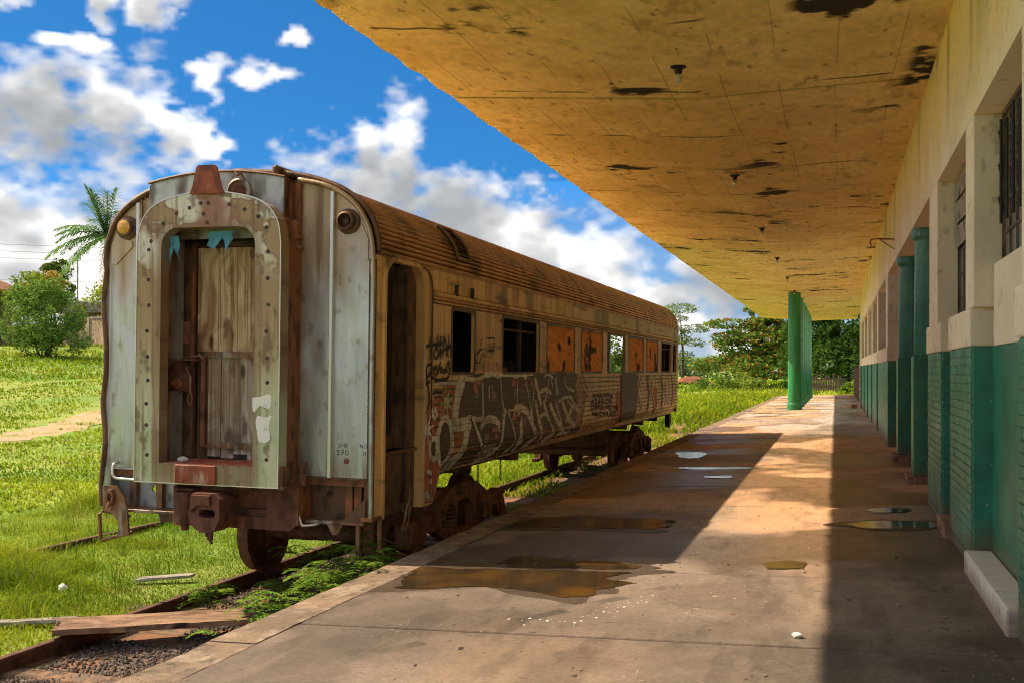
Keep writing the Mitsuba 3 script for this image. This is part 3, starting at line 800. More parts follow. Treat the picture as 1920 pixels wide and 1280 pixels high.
# arc length resampling, corrugated
seg = np.r_[0, np.cumsum(np.hypot(*np.diff(HALF, axis=0).T))]
NR = 36
S = np.linspace(0, seg[-1], NR * 6 + 1)
hx_, hz_ = np.interp(S, seg, HALF[:, 0]), np.interp(S, seg, HALF[:, 1])
tx, tz = np.gradient(hx_), np.gradient(hz_); ln = np.hypot(tx, tz)
corr = .038 * np.abs(np.sin(np.pi * S / seg[-1] * NR)) ** .7 - .022
R2 = np.stack([hx_ + tz / ln * corr, hz_ - tx / ln * corr], 1)
full = np.vstack([R2, (R2 * [-1, 1])[::-1][1:]])


def loft(prof, ys):
    n = len(prof)
    V = np.vstack([np.stack([prof[:, 0], np.full(n, y), prof[:, 1]], 1) for y in ys]); F = []
    for i in range(len(ys) - 1):
        a = np.arange(n - 1) + i * n
        F += [np.stack([a, a + n, a + n + 1], 1), np.stack([a, a + n + 1, a + 1], 1)]
    return (V, np.vstack(F))


cp('roof', loft(full, np.linspace(.04, CL, 9)), 'm_roof', smooth=50)
sv, sf = [], []
for k in range(0, NR + 1):                                   # dark strips painting shade into the valleys of the corrugation
    i0 = k * 6
    if i0 + 1 >= len(R2) or i0 < 1:
        continue
    for sg in (1, -1):
        a_, b_, c_ = R2[i0 - 1] * .45 + R2[i0] * .55, R2[i0] + [0, .002], R2[i0 + 1] * .45 + R2[i0] * .55
        o = np.array([tz[i0], -tx[i0]]) / ln[i0] * .006
        q = np.array([a_ + o, b_ + o, c_ + o]) * [sg, 1]
        n0 = sum(len(v) for v in sv)
        sv.append(np.array([(x, y, z) for y in (.06, CL - .01) for x, z in q]))
        f = np.array([(0, 3, 4), (0, 4, 1), (1, 4, 5), (1, 5, 2)]) + n0
        sf.append(f if sg > 0 else f[:, ::-1])
cp('groove_shade', (np.vstack(sv), np.vstack(sf)), 'm_rustdark', kind='stuff')
cp('roof_lining', loft(np.vstack([HALF, (HALF * [-1, 1])[::-1][1:]]) * [.965, 1] - [0, .05], [.1, CL - .1]), 'm_inner', smooth=True)
fullh = np.vstack([HALF, (HALF * [-1, 1])[::-1][1:]])
cp('roof_edge', tube(np.stack([fullh[:, 0] * 1.010, np.full(len(fullh), .03), fullh[:, 1] + .016], 1), .030, 8), 'm_brownsheet', smooth=True)
ridge = np.array([(x, .0 + .02, z) for x, z in zip(np.linspace(.46, 1.2, 12), np.interp(-np.linspace(.46, 1.2, 12), -HALF[:, 0], HALF[:, 1]) + .025)])
cp('roof_lip', cat_([box(.44, .50, -.12, .5, 4.13, 4.235, .02), tube(ridge, .02, 6)]), 'm_brownsheet')


def xs(y, z):
    return np.where((z < 1.46) & (y > 1.72), 1.47 - .95 * np.clip(1.46 - z, 0, 1) ** 1.5, 1.47)


WIN = [(2.05, 2.81), (3.93, 5.66), (6.11, 7.82), (8.33, 9.98), (10.48, 12.13), (12.62, 14.32), (14.70, 16.30), (16.90, 18.45), (18.76, 19.36)]
WZ0, WZ1 = 2.300, 2.985
KIND = ['open', 'open', 'ply', 'ply', 'open', 'ply', 'ply', 'open', 'open']
wins = unary_union([rrect(a, b, WZ0, WZ1, .04) for a, b in WIN])
doorhole = rrect(.22, 1.16, .30, 3.36, .22)
band = sbox(.03, 2.24, CL, 3.07).difference(wins).difference(doorhole)
cp('side_wall', prism(band.difference(sbox(0, 0, 1.44, 5)), 1.43, 1.47, 'yz'), 'm_side')
cp('letter_board', prism(sbox(1.445, 3.13, CL, 3.405), 1.43, 1.468, 'yz'), 'm_side')
for z0, z1, o in ((3.072, 3.098, .006), (3.10, 3.137, .05), (3.139, 3.152, .02), (3.033, 3.052, .028)):
    cp('belt_rail', box(1.44, 1.47 + o, 1.445, CL, z0, z1, .006), 'm_side')
for z0, z1, o in ((3.060, 3.071, .010), (3.020, 3.032, .010), (3.1525, 3.160, .012)):
    cp('belt_shadow_line', box(1.44, 1.47 + o, 1.445, CL, z0, z1), 'm_rustdark')  # thin dark strips drawing the shadow lines of the belt rails
for z in (3.385, 3.405):
    cp('gutter', box(1.45, 1.483, .05, CL, z, z + .010), 'm_roof')
# doorway end of the side
cp('door_surround', prism(sbox(.03, .92, 1.442, 3.39).difference(doorhole), 1.40, 1.468, 'yz'), 'm_side')
ring = rrect(.17, 1.22, .25, 3.41, .26).difference(doorhole)
df = cp('door_frame', prism(ring.intersection(sbox(0, .92, 3, 3.4)), 1.469, 1.488, 'yz'), 'm_side')
arc = rrect(-.5, 1.43, .2, 3.37, .22).boundary.intersection(sbox(1.0, .93, 1.6, 3.5))
for g in getattr(arc, 'geoms', [arc]):
    cp('bead', tube([(1.472, y, z) for y, z in g.coords], .012, 6), 'm_rib', df)
dleaf = cp('door', prism(sbox(.0, 1.54, .80, 3.37), 1.28, 1.31, 'yz'), 'm_brownsheet', label='recessed side door with a tall dark pane')
cp('pane', prism(rrect(.10, .74, 1.68, 3.34, .10), 1.311, 1.318, 'yz'), 'm_black', dleaf)
cp('door_pocket', box(1.10, 1.40, .86, 1.22, 1.54, 3.36), 'm_brownsheet', label='rust-eaten inner door post')
cp('door_post', cat_([box(1.40, 1.43, .84, .875, 1.0, 3.3), tube([(1.46, 1.19, 1.7), (1.46, 1.19, 2.45)], .014, 6)]), 'm_darkmetal')
cp('step_panel', cat_([box(1.36, 1.40, .04, 1.20, .92, 1.50), box(1.39, 1.43, .04, 1.20, 1.50, 1.535)]), 'm_brownsheet')
cp('hole_plate', prism(Point(.33, 1.22).buffer(.035), 1.40, 1.404, 'yz'), 'm_black')
hook = [(1.415, .95, 1.16), (1.43, .98, 1.05), (1.43, .90, .93), (1.43, .84, .80), (1.43, .80, .74), (1.43, .86, .72), (1.43, .95, .82), (1.43, .99, .95)]
cp('cable_loop', tube(spline(hook, 5), .011, 6), 'm_step')
# lower side, curling under, with its fluting
lz = np.r_[np.linspace(1.18, 1.46, 9), 2.24]
prof = np.stack([1.47 - .95 * np.clip(1.46 - lz, 0, 1) ** 1.5, lz], 1)
cp('lower_panel', loft(prof[::-1], [1.70, 6, 11.78]), 'm_side', smooth=40)
cp('lower_panel', loft(prof[::-1] + [-.006, 0], [11.80, 15, CL]), 'm_side', smooth=40)
cp('skirt_panel', prism([(1.22, .915), (1.50, .915), (1.58, 1.0), (1.74, 1.24), (1.74, 2.24), (1.22, 2.24)], 1.44, 1.472, 'yz'), 'm_side')
cp('skirt_edge', box(1.44, 1.49, 1.20, 1.225, .92, 2.6), 'm_chrome')
for i in range(12):
    z = 2.205 - i * .081
    x0 = float(xs(np.array(3.0), np.array(z)))
    for a, b, o in ((1.50 + .02 * (i == 0), 11.77, 0), (11.81, CL - .01, -.006)):
        k = cp('side_rib', box(x0 - .01, x0 + .0068 + o, a, b, z - .006, z + .006), 'm_rib')
        cp('rib_shadow_line', box(x0 - .01, x0 + .0125 + o, a, b, z - .012, z - .0065), 'm_rustdark', k)  # dark strip painting the shadow under each rib
cp('end_strap', box(1.45, 1.482, 11.755, 11.825, 1.30, 2.24, .004), 'm_rust')
for zz, a in ((1.245, 1.9), (1.205, 1.9)):
    x0 = float(xs(np.array(3.0), np.array(zz)))
    cp('bottom_bead', box(x0 - .01, x0 + .006, a, CL, zz, zz + .01), 'm_roof')
cp('name_plate', box(1.46, 1.492, 1.62, 2.35, 2.165, 2.20, .003), 'm_chrome')
# windows
for i, (a, b) in enumerate(WIN):
    w = cp('window', prism(rrect(a - .035, b + .035, WZ0 - .03, WZ1 + .035, .06).difference(rrect(a, b, WZ0, WZ1, .04)), 1.471, 1.479, 'yz'), 'm_rib')
    ys = np.arange(a, b, .075 if i < 5 else .12)
    riv = [box(1.478, 1.483, y - .005, y + .005, z - .005, z + .005) for y in ys for z in (WZ1 + .018, WZ0 - .014)]
    cp('rivets', cat_(riv), 'm_darkmetal', w, kind='stuff')
    if KIND[i] == 'ply':
        n = 2 if i == 2 else 1
        for j in range(n):
            cp('plywood_board', box(1.440, 1.456 + .003 * j, a + .004 + j * (b - a) * .46, (b if j == n - 1 else a + (b - a) * .46) - .004, WZ0 + .004, WZ1 - .004, .002), 'm_ply', w)
    if i in (1, 7):
        cp('mullion', box(1.36, 1.41, a + (b - a) * .57, a + (b - a) * .57 + .05, WZ0, WZ1), 'm_darkmetal', w)
        cp('crosspiece', box(1.36, 1.41, a, b, WZ1 - .15, WZ1 - .12), 'm_darkmetal', w)
    if i == 4:
        cp('mullion', box(1.38, 1.43, a + .38, a + .46, WZ0, WZ1), 'm_chrome', w)
# roof louvre
rx = lambda z: float(np.interp(z, HALF[:, 1], HALF[:, 0]))
vent = cp('roof_vent', cat_([tube([(rx(z) + .03, y, z + .01) for z in np.linspace(3.56, 3.92, 10)], .022, 6) for y in (2.18, 2.60)] +
                            [tube([(rx(z) + .03, y, z + .01) for y in (2.18, 2.60)], .022, 6) for z in (3.56, 3.92)]), 'm_rib')
for z in np.linspace(3.585, 3.90, 12):
    x = float(np.interp(z, HALF[:, 1], HALF[:, 0]))
    cp('slat', box(x - .02, x + .035, 2.2, 2.58, z, z + .008), 'm_darkmetal', vent)
cp('backing', loft(np.array([(float(np.interp(z, HALF[:, 1], HALF[:, 0])) + .014, z) for z in np.linspace(3.56, 3.92, 8)]), [2.2, 2.58]), 'm_black', vent)
for y in (2.12, 2.66):
    cp('lamp_bracket', box(1.47, 1.50, y, y + .05, 3.14, 3.27, .006), 'm_darkmetal')
# inside and far side
cp('floor', box(-1.42, 1.30, .15, CL - .05, 1.16, 1.24), 'm_inner')
cp('far_side_wall', prism(sbox(.03, 1.20, CL, 3.42), -1.47, -1.43, 'yz'), 'm_brownsheet')
cp('inner_lining', prism(sbox(1.5, 1.20, CL - .1, 3.42), -1.42, -1.40, 'yz'), 'm_inner')
END = Polygon(np.vstack([[(1.47, 1.2)], HALF, (HALF * [-1, 1])[::-1], [(-1.47, 1.2)]]))
cp('partition', prism(END.buffer(-.07).intersection(sbox(-1.4, 1.2, .1, 5)), 6.0, 6.06, 'xz'), 'm_inner')
cp('partition', prism(END.buffer(-.07), 1.60, 1.64, 'xz'), 'm_inner')
cp('rear_wall', prism(END.buffer(-.02).difference(sbox(-.42, 1.2, .40, 3.25)), CL - .06, CL - .01, 'xz'), 'm_brownsheet')
for y in (3.1, 3.35, 4.9):
    cp('seat_frame', cat_([box(.55, 1.2, y, y + .45, 1.62, 1.72, .03), box(.55, 1.2, y + .40, y + .5, 1.72, 2.45, .04), tube([(.6, y + .2, 1.24), (.6, y + .2, 1.62)], .03, 6)]), 'm_darkmetal')
cp('fallen_panel', box(.9, 1.3, 4.05, 4.7, 2.20, 2.36, .01), 'm_rustred')

# ------- the end
EO = END.buffer(-.035)
LOW = 1.32


def endpanel(name, x0, x1, y, mt, z0=LOW, th=.03, extra=None, **k):
    p = EO.intersection(sbox(x0, z0, x1, 5))
    if extra is not None:
        p = p.difference(extra)
    return cp(name, prism(p, y, y + th, 'xz'), mt, **k)


endpanel('end_sheet', 1.045, 1.5, -.012, 'm_end')
endpanel('end_sheet', .685, 1.035, .010, 'm_end')
endpanel('end_sheet', -1.5, -1.075, -.012, 'm_end')
endpanel('end_sheet', -1.065, -.60, .012, 'm_end')
cp('strip', box(1.015, 1.06, -.055, .0, LOW - .01, 3.98, .008), 'm_chrome')
cp('strip', box(-1.095, -1.055, -.055, .0, 3.2, 3.94, .008), 'm_chrome')
co = [(x, z) for x, z in EO.exterior.coords]
rim = spline(np.array([(1.462, .93), (1.455, 1.6), (1.452, 2.4), (1.455, 3.2), (1.44, 3.5), (1.37, 3.71), (1.23, 3.885), (.98, 4.03), (.68, 4.10)]), 6)
cp('corner_rim', tube([(x, -.035, z) for x, z in rim], .024, 8), 'm_end', smooth=True)
dent = .018 * np.sin(rim[:, 1] * 7.0) * (rim[:, 1] < 3.3) - .02 * np.exp(-((rim[:, 1] - 2.2) / .12) ** 2)
cp('corner_rim', tube([(-x - d, -.035, z) for (x, z), d in zip(rim, dent)], .024, 8), 'm_brownsheet', smooth=True)
for s in (1, -1):                                            # rounded corner post behind each rim
    cp('corner_post', box(s * 1.462, s * 1.40, -.02, .16, .93, 3.35, .012), 'm_brownsheet' if s > 0 else 'm_end')
    tri = [(s * 1.15, 3.56), (s * 1.15, 3.50), (s * 1.335, 3.33), (s * 1.40, 3.33), (s * 1.40, 3.53), (s * 1.33, 3.68), (s * 1.28, 3.60)]
    cp('access_plate', prism(Polygon(tri).buffer(-.004), -.024, -.012, 'xz'), 'm_end')
for s, nm in ((-1.217, 'lens'), (1.19, 'empty')):
    k = cp('marker_lamp', lathe([(.118, .0), (.118, .02), (.085, .03), (.085, .09 if s > 0 else .06), (.066, .10 if s > 0 else .065), (.060, .02)], 26, 'y', (s, -.012, 3.695)), 'm_brownsheet', smooth=35,
           label='marker lamp with an amber lens' if s < 0 else 'empty marker lamp housing without its lens')
    if s < 0:
        cp('lens', lathe([(.070, .03), (.068, .07), (.055, .075), (.053, .085), (.038, .088), (.036, .097), (.02, .099), (0, .103)], 24, 'y', (s, -.012, 3.695)), 'm_amber', k, smooth=35)
    else:
        cp('socket', lathe([(.062, .025), (.03, .027), (.028, .05), (0, .05)], 16, 'y', (s, -.012, 3.695)), 'm_darkmetal', k, smooth=35)
    an = np.arange(6) * np.pi / 3
    cp('screws', cat_([box(s + .102 * math.cos(a) - .006, s + .102 * math.cos(a) + .006, -.04, -.03, 3.695 + .102 * math.sin(a) - .006, 3.695 + .102 * math.sin(a) + .006) for a in an]), 'm_darkmetal', k, kind='stuff')
# hood plate over the gangway
hood = Polygon([(-.86, 3.55)] + [(x, 4.095 + .085 * (1 - ((x + .12) / .75) ** 2)) for x in np.linspace(-.86, .585, 14)] + [(.585, 3.55)])
cp('hood_plate', prism(hood, -.14, -.115, 'xz'), 'm_hood')
cp('hood_side', box(.572, .60, -.14, .10, 3.2, 4.11, .006), 'm_brownsheet'); cp('hood_side', box(-.88, -.86, -.14, .05, 3.3, 4.09, .006), 'm_hood')
cp('hood_lip', tube([(x, -.15, 4.105 + .085 * (1 - ((x + .12) / .75) ** 2)) for x in np.linspace(-.88, .60, 14)], .013, 6), 'm_brownsheet')
so = cp('cable_socket', lathe([(.125, .0), (.125, .05), (.105, .06), (.10, .02), (0, .01)], 26, 'y', (.13, -.14, 3.985)), 'm_hood', smooth=35)
cp('core', lathe([(.08, .01), (.06, .02), (.02, .03), (0, .03)], 18, 'y', (.13, -.14, 3.985)), 'm_rust', so, smooth=35)
cp('chain_hook', tube([(.10, -.2, 4.16), (.14, -.22, 4.13), (.17, -.2, 4.15), (.2, -.2, 4.08)], .012, 6), 'm_rustdark')
# gangway frame
GSH = spline([(.735, 3.30), (.732, 3.48), (.708, 3.63), (.655, 3.735), (.58, 3.81), (.465, 3.868), (.33, 3.905), (.16, 3.935)], 4)
GO = Polygon([(-.786, 1.245), (.735, 1.245)] + [(x, z) for x, z in GSH] + [(-.047 - x, z + .006) for x, z in GSH[::-1]]).buffer(0)
GI = rrect(-.52, .47, .9, 3.62, .17).intersection(sbox(-2, 1.43, 2, 5))
G = cp('gangway_frame', prism(GO.difference(GI), -.45, -.425, 'xz'), 'm_gang', label='stained steel gangway frame around the end doorway')
shell = GO.difference(GO.buffer(-.02)).difference(sbox(-2, 1, 2, 1.27))
cp('flange', prism(shell, -.4245, -.30, 'xz'), 'm_gang', G)
cp('lining', prism(GI.buffer(.02).difference(GI).intersection(sbox(-2, 1.43, 2, 5)), -.4245, -.32, 'xz'), 'm_gang', G)
cp('edge_bead', tube([(x, -.452, z) for x, z in list(GO.exterior.coords)], .007, 5), 'm_chrome', G)
cp('bellows', prism(GO.buffer(-.04).difference(GO.buffer(-.06)), -.30, .0, 'xz'), 'm_rustdark', G)
blt = []
for s, xx in ((-1, -.655), (1, .605)):
    for z in (1.50, 1.78, 1.98, 2.20, 2.42, 2.66, 2.90, 3.14):
        blt.append((xx + .01 * math.sin(z * 9), z))
blt += [(-.655, 3.42), (-.63, 3.50), (-.50, 3.66), (-.36, 3.75), (-.22, 3.80), (-.10, 3.84), (-.02, 3.84), (.20, 3.82), (.36, 3.77), (.50, 3.70), (.585, 3.60), (.605, 3.38), (-.07, 3.74), (-.03, 3.66)]
for x, z in blt:
    cp('bolt', lathe([(.019, .0), (.019, .002), (.014, .003), (.013, .0012), (0, .0012)], 10, 'y', (x, -.4505, z)), 'm_darkmetal', G)
for pts in ([(.52, 2.06), (.60, 2.07), (.70, 2.09), (.71, 2.0), (.67, 1.96), (.60, 1.99), (.54, 1.93), (.52, 1.97)], [(.57, 1.90), (.66, 1.885), (.715, 1.90), (.69, 1.80), (.705, 1.70), (.66, 1.655), (.59, 1.67), (.57, 1.76), (.555, 1.84)]):
    q = spline(pts + pts[:1], 6)[:-1] - [.055, 0]
    cp('paint_patch', prism(Polygon(q), -.453, -.4505, 'xz'), 'm_litter', G, label='worn white paint patch on the right side of the frame')
sill = cp('sill_plate', box(-.33, .10, -.475, -.451, 1.25, 1.425, .006), 'm_rustred', label='red painted sill plate')
cp('threshold', box(-.50, .45, -.44, .10, 1.40, 1.432, .006), 'm_rustred')
cp('sill_bracket', cat_([box(.745, .79, -.45, -.10, 1.235, 1.26), box(.745, .765, -.43, -.12, 1.26, 1.44), box(.75, .83, -.12, -.09, 1.24, 1.46)]), 'm_rustpipe')
cp('buffer_tab', prism([(-.205, 3.925), (.150, 3.925), (.125, 3.99), (.075, 4.165), (.055, 4.185), (-.115, 4.185), (-.135, 4.165), (-.175, 3.99)], -.478, -.452, 'xz'), 'm_rustred', label='rust red tapered plate on top of the gangway frame')
# end doorway
cp('vestibule_wall', box(-.90, -.86, -.28, .14, 1.40, 3.62), 'm_brownsheet'); cp('vestibule_wall', box(.52, .56, -.28, .14, 1.40, 3.62), 'm_brownsheet')
cp('door_jamb', box(-.86, -.50, .085, .12, 1.41, 3.58), 'm_brownsheet'); cp('door_post', box(-.525, -.495, .055, .084, 1.41, 3.53), 'm_rustpipe'); cp('door_post', box(-.80, -.72, .0, .084, 1.41, 3.6, .01), 'm_step')
cp('hinge', box(-.66, -.54, .06, .084, 2.55, 2.77, .01), 'm_rustdark')
cp('door_head', cat_([box(-.74, .52, .04, .16, 3.50, 3.545), box(-.74, .52, .09, .14, 3.546, 3.8)]), 'm_darkmetal')
dr2 = cp('end_door', box(-.50, .52, .135, .15, 1.40, 3.52), 'm_darkmetal', label='boarded end door of weathered grey planks')
e = -.488
for i, w in enumerate((.235, .16, .235, .16, .19)):
    cp('plank', box(e + .002, e + w - .002, .108 + .004 * (i % 2), .134, 2.475, 3.495, .003), 'm_planktop', dr2); e += w
e = -.36
for i, w in enumerate((.145, .145, .15, .14, .15, .14)):
    cp('plank', box(e + .0025, e + w - .0025, .104 + .005 * ((i * 2) % 3), .134, 1.455 - .03 * (i % 2) + .015 * i % .04, 2.47, .003), 'm_planklow', dr2); e += w
cp('plank', box(-.485, -.363, .112, .134, 1.42, 2.47, .003), 'm_brownsheet', dr2)
cp('crossbar', prism([(-.40, 2.42), (.45, 2.42), (.45, 2.48), (-.37, 2.48)], .072, .102, 'xz'), 'm_step', dr2)
cp('crossbar', prism([(-.41, 1.545), (.45, 1.53), (.45, 1.59), (-.30, 1.60)], .072, .102, 'xz'), 'm_step', dr2)
cp('latch_bar', box(-.415, -.375, .06, .10, 1.55, 2.43, .006), 'm_rustdark', dr2)
cp('latch_bar', tube([(-.60, .05, 2.415), (-.50, .045, 2.42), (-.42, .05, 2.44), (-.38, .06, 2.40)], .018, 8), 'm_step', dr2)
gear = cp('brake_box', cat_([prism(unary_union([sbox(-.70, 2.09, -.47, 2.27), Point(-.585, 2.27).buffer(.115)]), -.04, .07, 'xz')]), 'm_rust', label='rusty hand brake box with a round top')
cp('spindle', lathe([(.055, 0), (.055, .02), (.03, .03), (.03, .07), (0, .07)], 16, 'y', (-.60, -.04, 2.17)), 'm_rustdark', gear, smooth=35)
cp('strap', tube([(-.50, -.06, 2.33), (-.455, -.05, 2.22), (-.455, -.05, 2.08)], .014, 6), 'm_step', gear)
cp('ring', tube([(-.455 + .022 * math.cos(a), -.055, 2.02 + .055 * math.sin(a)) for a in np.linspace(0, 6.4, 18)], .008, 6), 'm_step', gear)
cp('shelf', box(-.72, -.40, -.06, .07, 2.385, 2.405, .004), 'm_rustdark', gear)


def rag(x0, x1, z, drop, seed, y):
    nx, nz = 16, 9
    V = []
    for i in range(nx):
        for j in range(nz):
            u, v_ = i / (nx - 1), j / (nz - 1)
            L = drop * (.45 + 1.1 * meshkit.noise(np.array([[u * 5, seed, 0]]), seed)[0])
            V.append((x0 + (x1 - x0) * u + .01 * math.sin(9 * v_ + seed), y - .012 - .02 * math.sin(u * 14 + seed) * v_, z - L * v_))
    V = np.array(V); a = (np.arange(nx - 1)[:, None] * nz + np.arange(nz - 1)).ravel()
    return (V, np.vstack([np.stack([a, a + nz, a + nz + 1], 1), np.stack([a, a + nz + 1, a + 1], 1)]))


cp('torn_cloth', rag(-.12, .13, 3.60, .14, 2, -.27), 'm_cloth', smooth=True, label='torn blue cloth scrap hanging from the doorway head')
cp('torn_cloth', rag(-.51, -.40, 3.56, .20, 5, -.33), 'm_cloth', smooth=True, label='torn blue cloth scrap at the left corner of the doorway')
stone = trimesh.creation.icosphere(2, .05); stone.vertices *= (1 + .5 * (meshkit.fbm(stone.vertices * 22, 3, 7)[:, None] - .5)) * [1.15, .8, .5]
put('stone', (CT(stone.vertices + [-.36, -.30, 1.457]), stone.faces), 'm_stonelight', label='pale stone lying on the doorway sill of the carriage', cat='stone')
# rusty riser pipe right of the gangway
pipe = cp('riser_pipe', cyl((.655, -.05, 1.42), (.655, -.05, 3.48), .030, 14), 'm_rustpipe', smooth=35, label='rust streaked vertical pipe beside the gangway')
cp('union', lathe([(0, 0), (.05, 0), (.05, .06), (.07, .07), (.07, .10), (.05, .11), (.045, .22), (.02, .25), (0, .25)], 14, 'z', (.655, -.05, 3.47)), 'm_rustdark', pipe, smooth=35)
cp('clamp', box(.60, .73, -.10, .0, 3.44, 3.475, .008), 'm_step', pipe)
cp('channel', cat_([box(.60, .625, -.06, .02, 1.36, 4.07), box(.69, .70, -.04, .02, 1.36, 4.07)]), 'm_rustdark')
cp('end_stain_plate', box(.626, .685, .004, .02, 1.36, 4.07), 'm_rustdark')
cp('foot_block', lathe([(.07, 0), (.07, .08), (.06, .09), (0, .09)], 16, 'z', (.70, -.12, 1.335)), 'm_darkmetal', smooth=35)
cp('end_core', prism(EO.intersection(sbox(-1.4, 1.2, 1.4, 5)).difference(sbox(-.74, 1.2, .52, 3.6)), .045, .06, 'xz'), 'm_rustdark')
# the bay below the end sheets
for s, mt in ((1, 'm_brownsheet'), (-1, 'm_hood')):
    a, b = (.74, 1.40) if s > 0 else (-1.40, -.46)
    hole = unary_union([Point(.96, 1.135).buffer(.038), Point(1.22, 1.05).buffer(.026)]) if s > 0 else unary_union([Point(-.98, 1.10).buffer(.03), Point(-.98, 1.12).buffer(.02)])
    cp('under_panel', prism(sbox(a, .92, b, 1.32).difference(hole), .14, .16, 'xz'), mt)
    cp('under_beam', box(a, b, -.02, .15, LOW - .018, LOW - .002), mt)
    cp('step_board', box(a, b, -.06, .18, .885, .918, .006), 'm_step')
    for x in ((1.15, 1.24) if s > 0 else (-1.22, -.92)):
        cp('stiffener', box(x, x + .07, .08, .139, .92, 1.31), 'm_rustpipe' if s > 0 else 'm_step')
cp('under_top', box(-1.40, 1.40, .02, .16, 1.302, 1.31), 'm_rustdark')
cp('gusset', prism([(1.18, .92), (1.41, .92), (1.41, 1.14)], -.05, -.04, 'xz'), 'm_brownsheet')
cp('drop_panel', box(-1.44, -1.37, -.03, .0, .93, 1.32), 'm_end')
hr = [(.80, -.03, 1.385), (.76, -.10, 1.37), (.685, -.13, 1.335), (.70, -.13, 1.20), (.80, -.13, .90), (.85, -.13, .875), (.94, -.11, .885), (.97, -.06, .90)]
cp('grab_rail', tube(spline(hr, 6), .014, 8), 'm_chrome', smooth=True)
hr = [(-1.30, -.02, 1.37), (-1.29, -.09, 1.35), (-1.285, -.11, 1.27), (-1.25, -.11, 1.225), (-1.10, -.11, 1.215), (-.9, -.11, 1.21)]
cp('grab_rail', tube(spline(hr, 6), .016, 8), 'm_chrome', smooth=True)
br = cp('side_bracket', prism(Polygon([(-1.40, 1.13), (-1.25, 1.13), (-1.17, 1.04), (-1.14, .93), (-1.11, .67), (-1.21, .66), (-1.21, .80), (-1.30, .89), (-1.39, .90)]).buffer(.012), -.10, -.075, 'xz'), 'm_step')
cp('shackle', tube([(-1.30 + .032 * math.cos(a), -.125, 1.03 + .07 * math.sin(a)) for a in np.linspace(0, 6.4, 20)], .016, 7), 'm_rust', br, smooth=True)
cp('link', cat_([box(-1.325, -1.275, -.14, -.10, 1.06, 1.11, .01), tube([(-1.30, -.13, .99), (-1.32, -.14, .93), (-1.28, -.14, .91)], .014, 6)]), 'm_rustdark', br)
cp('step_frame', tube([(-1.30, .20, .80), (-1.55, .10, .86), (-1.565, .06, .83), (-1.55, .06, .575), (-1.53, .06, .565), (-1.22, .12, .655)], .019, 8), 'm_step')
sf = cp('step_frame', box(1.315, 1.352, -.04, -.01, .56, .90), 'm_step')
cp('post', box(1.45, 1.487, .14, .17, .64, .93), 'm_step', sf)
cp('tread', prism(Polygon([(1.315, -.04), (1.352, -.04), (1.487, .14), (1.487, .17), (1.45, .17), (1.315, -.01)]), .56, .60, 'xy'), 'm_step', sf)
cp('corner_gusset', box(1.36, 1.49, -.06, .16, .925, .965, .008), 'm_rustpipe')
# headstock and coupler
hs = cp('headstock', prism(unary_union([rrect(-.50, .78, .92, 1.235, .03), rrect(-.47, .76, .815, 1.2, .09)]).difference(rrect(.08, .455, .93, 1.175, .03)), -.16, -.12, 'xz'), 'm_rust')
cp('recess', box(.05, .48, -.02, .0, .90, 1.2), 'm_rustdark', hs)
cp('ledge', prism([(.08, .93), (.455, .93), (.455, 1.0), (.08, .985)], -.12, -.03, 'xz'), 'm_rust', hs)
cp('side_plate', box(.755, .785, -.16, .1, .87, 1.25), 'm_rustpipe', hs)
dg = cp('draft_cylinder', lathe([(0, .0), (.035, .0), (.04, .05), (.092, .055), (.095, .10), (.088, .11), (.088, .33), (.095, .335), (.09, .365), (0, .37)], 22, 'z', (-.35, -.27, .785)), 'm_rust', smooth=30)
cp('bracket', cat_([box(-.50, -.45, -.25, -.12, .82, 1.2, .01), box(-.46, -.24, -.3, -.16, 1.155, 1.185, .01)]), 'm_rust', dg)
kn = Polygon([(-0.090, 1.165), (0.120, 1.165), (0.175, 1.12), (0.180, .96), (0.130, .85), (0.090, .83), (-0.010, .83), (-0.110, .90), (-0.125, .99), (-0.070, 1.08)]).buffer(.012)
co_ = cp('coupler', cat_([prism(kn.difference(rrect(-.025, .145, .955, 1.03, .034)), -.54, -.30, 'xz'), prism(kn.buffer(-.03), -.30, -.24, 'xz'), box(-.05, .14, -.30, -.1, .90, 1.12, .02)]), 'm_rust', label='rusty knuckle coupler')
cp('knuckle', prism(Polygon([(-0.100, 1.0), (-0.020, 1.07), (0.110, 1.07), (0.110, 1.165), (-0.090, 1.168)]).buffer(-.004), -.58, -.54, 'xz'), 'm_rust', co_)
cp('pin', cat_([cyl((.04, -.45, .74), (.04, -.45, .85), .028, 10), tube([(.01, -.48, .80), (.04, -.46, .76), (.07, -.47, .71)], .016, 6)]), 'm_rustdark', co_)
cp('end_bracket', prism([(1.02, .885), (1.18, .885), (1.14, .80), (1.08, .78)], -.04, .1, 'xz'), 'm_step')
cp('end_bracket', prism([(-.80, .885), (-.52, .885), (-.6, .82), (-.78, .80)], -.04, .1, 'xz'), 'm_brownsheet')
# lettering: stencilled marks left on the end sheet
for txt, x, z, h_ in (('UHP', 1.105, 1.60, .038), ('NO', 1.33, 1.60, .038), ('190', 1.09, 1.53, .05), ('m', 1.36, 1.53, .05)):
    m = meshkit.text_mesh(txt, h_, .0012); v = np.array(m.vertices)
    cp('stencil_letters', (np.stack([x + v[:, 0], -.0125 - v[:, 2], z + v[:, 1]], 1), m.faces[:, ::-1]), 'p_black')
cp('drain_hole', lathe([(.028, 0), (.028, .004), (0, .004)], 14, 'y', (1.20, -.0125, 1.475)), 'm_rustdark')

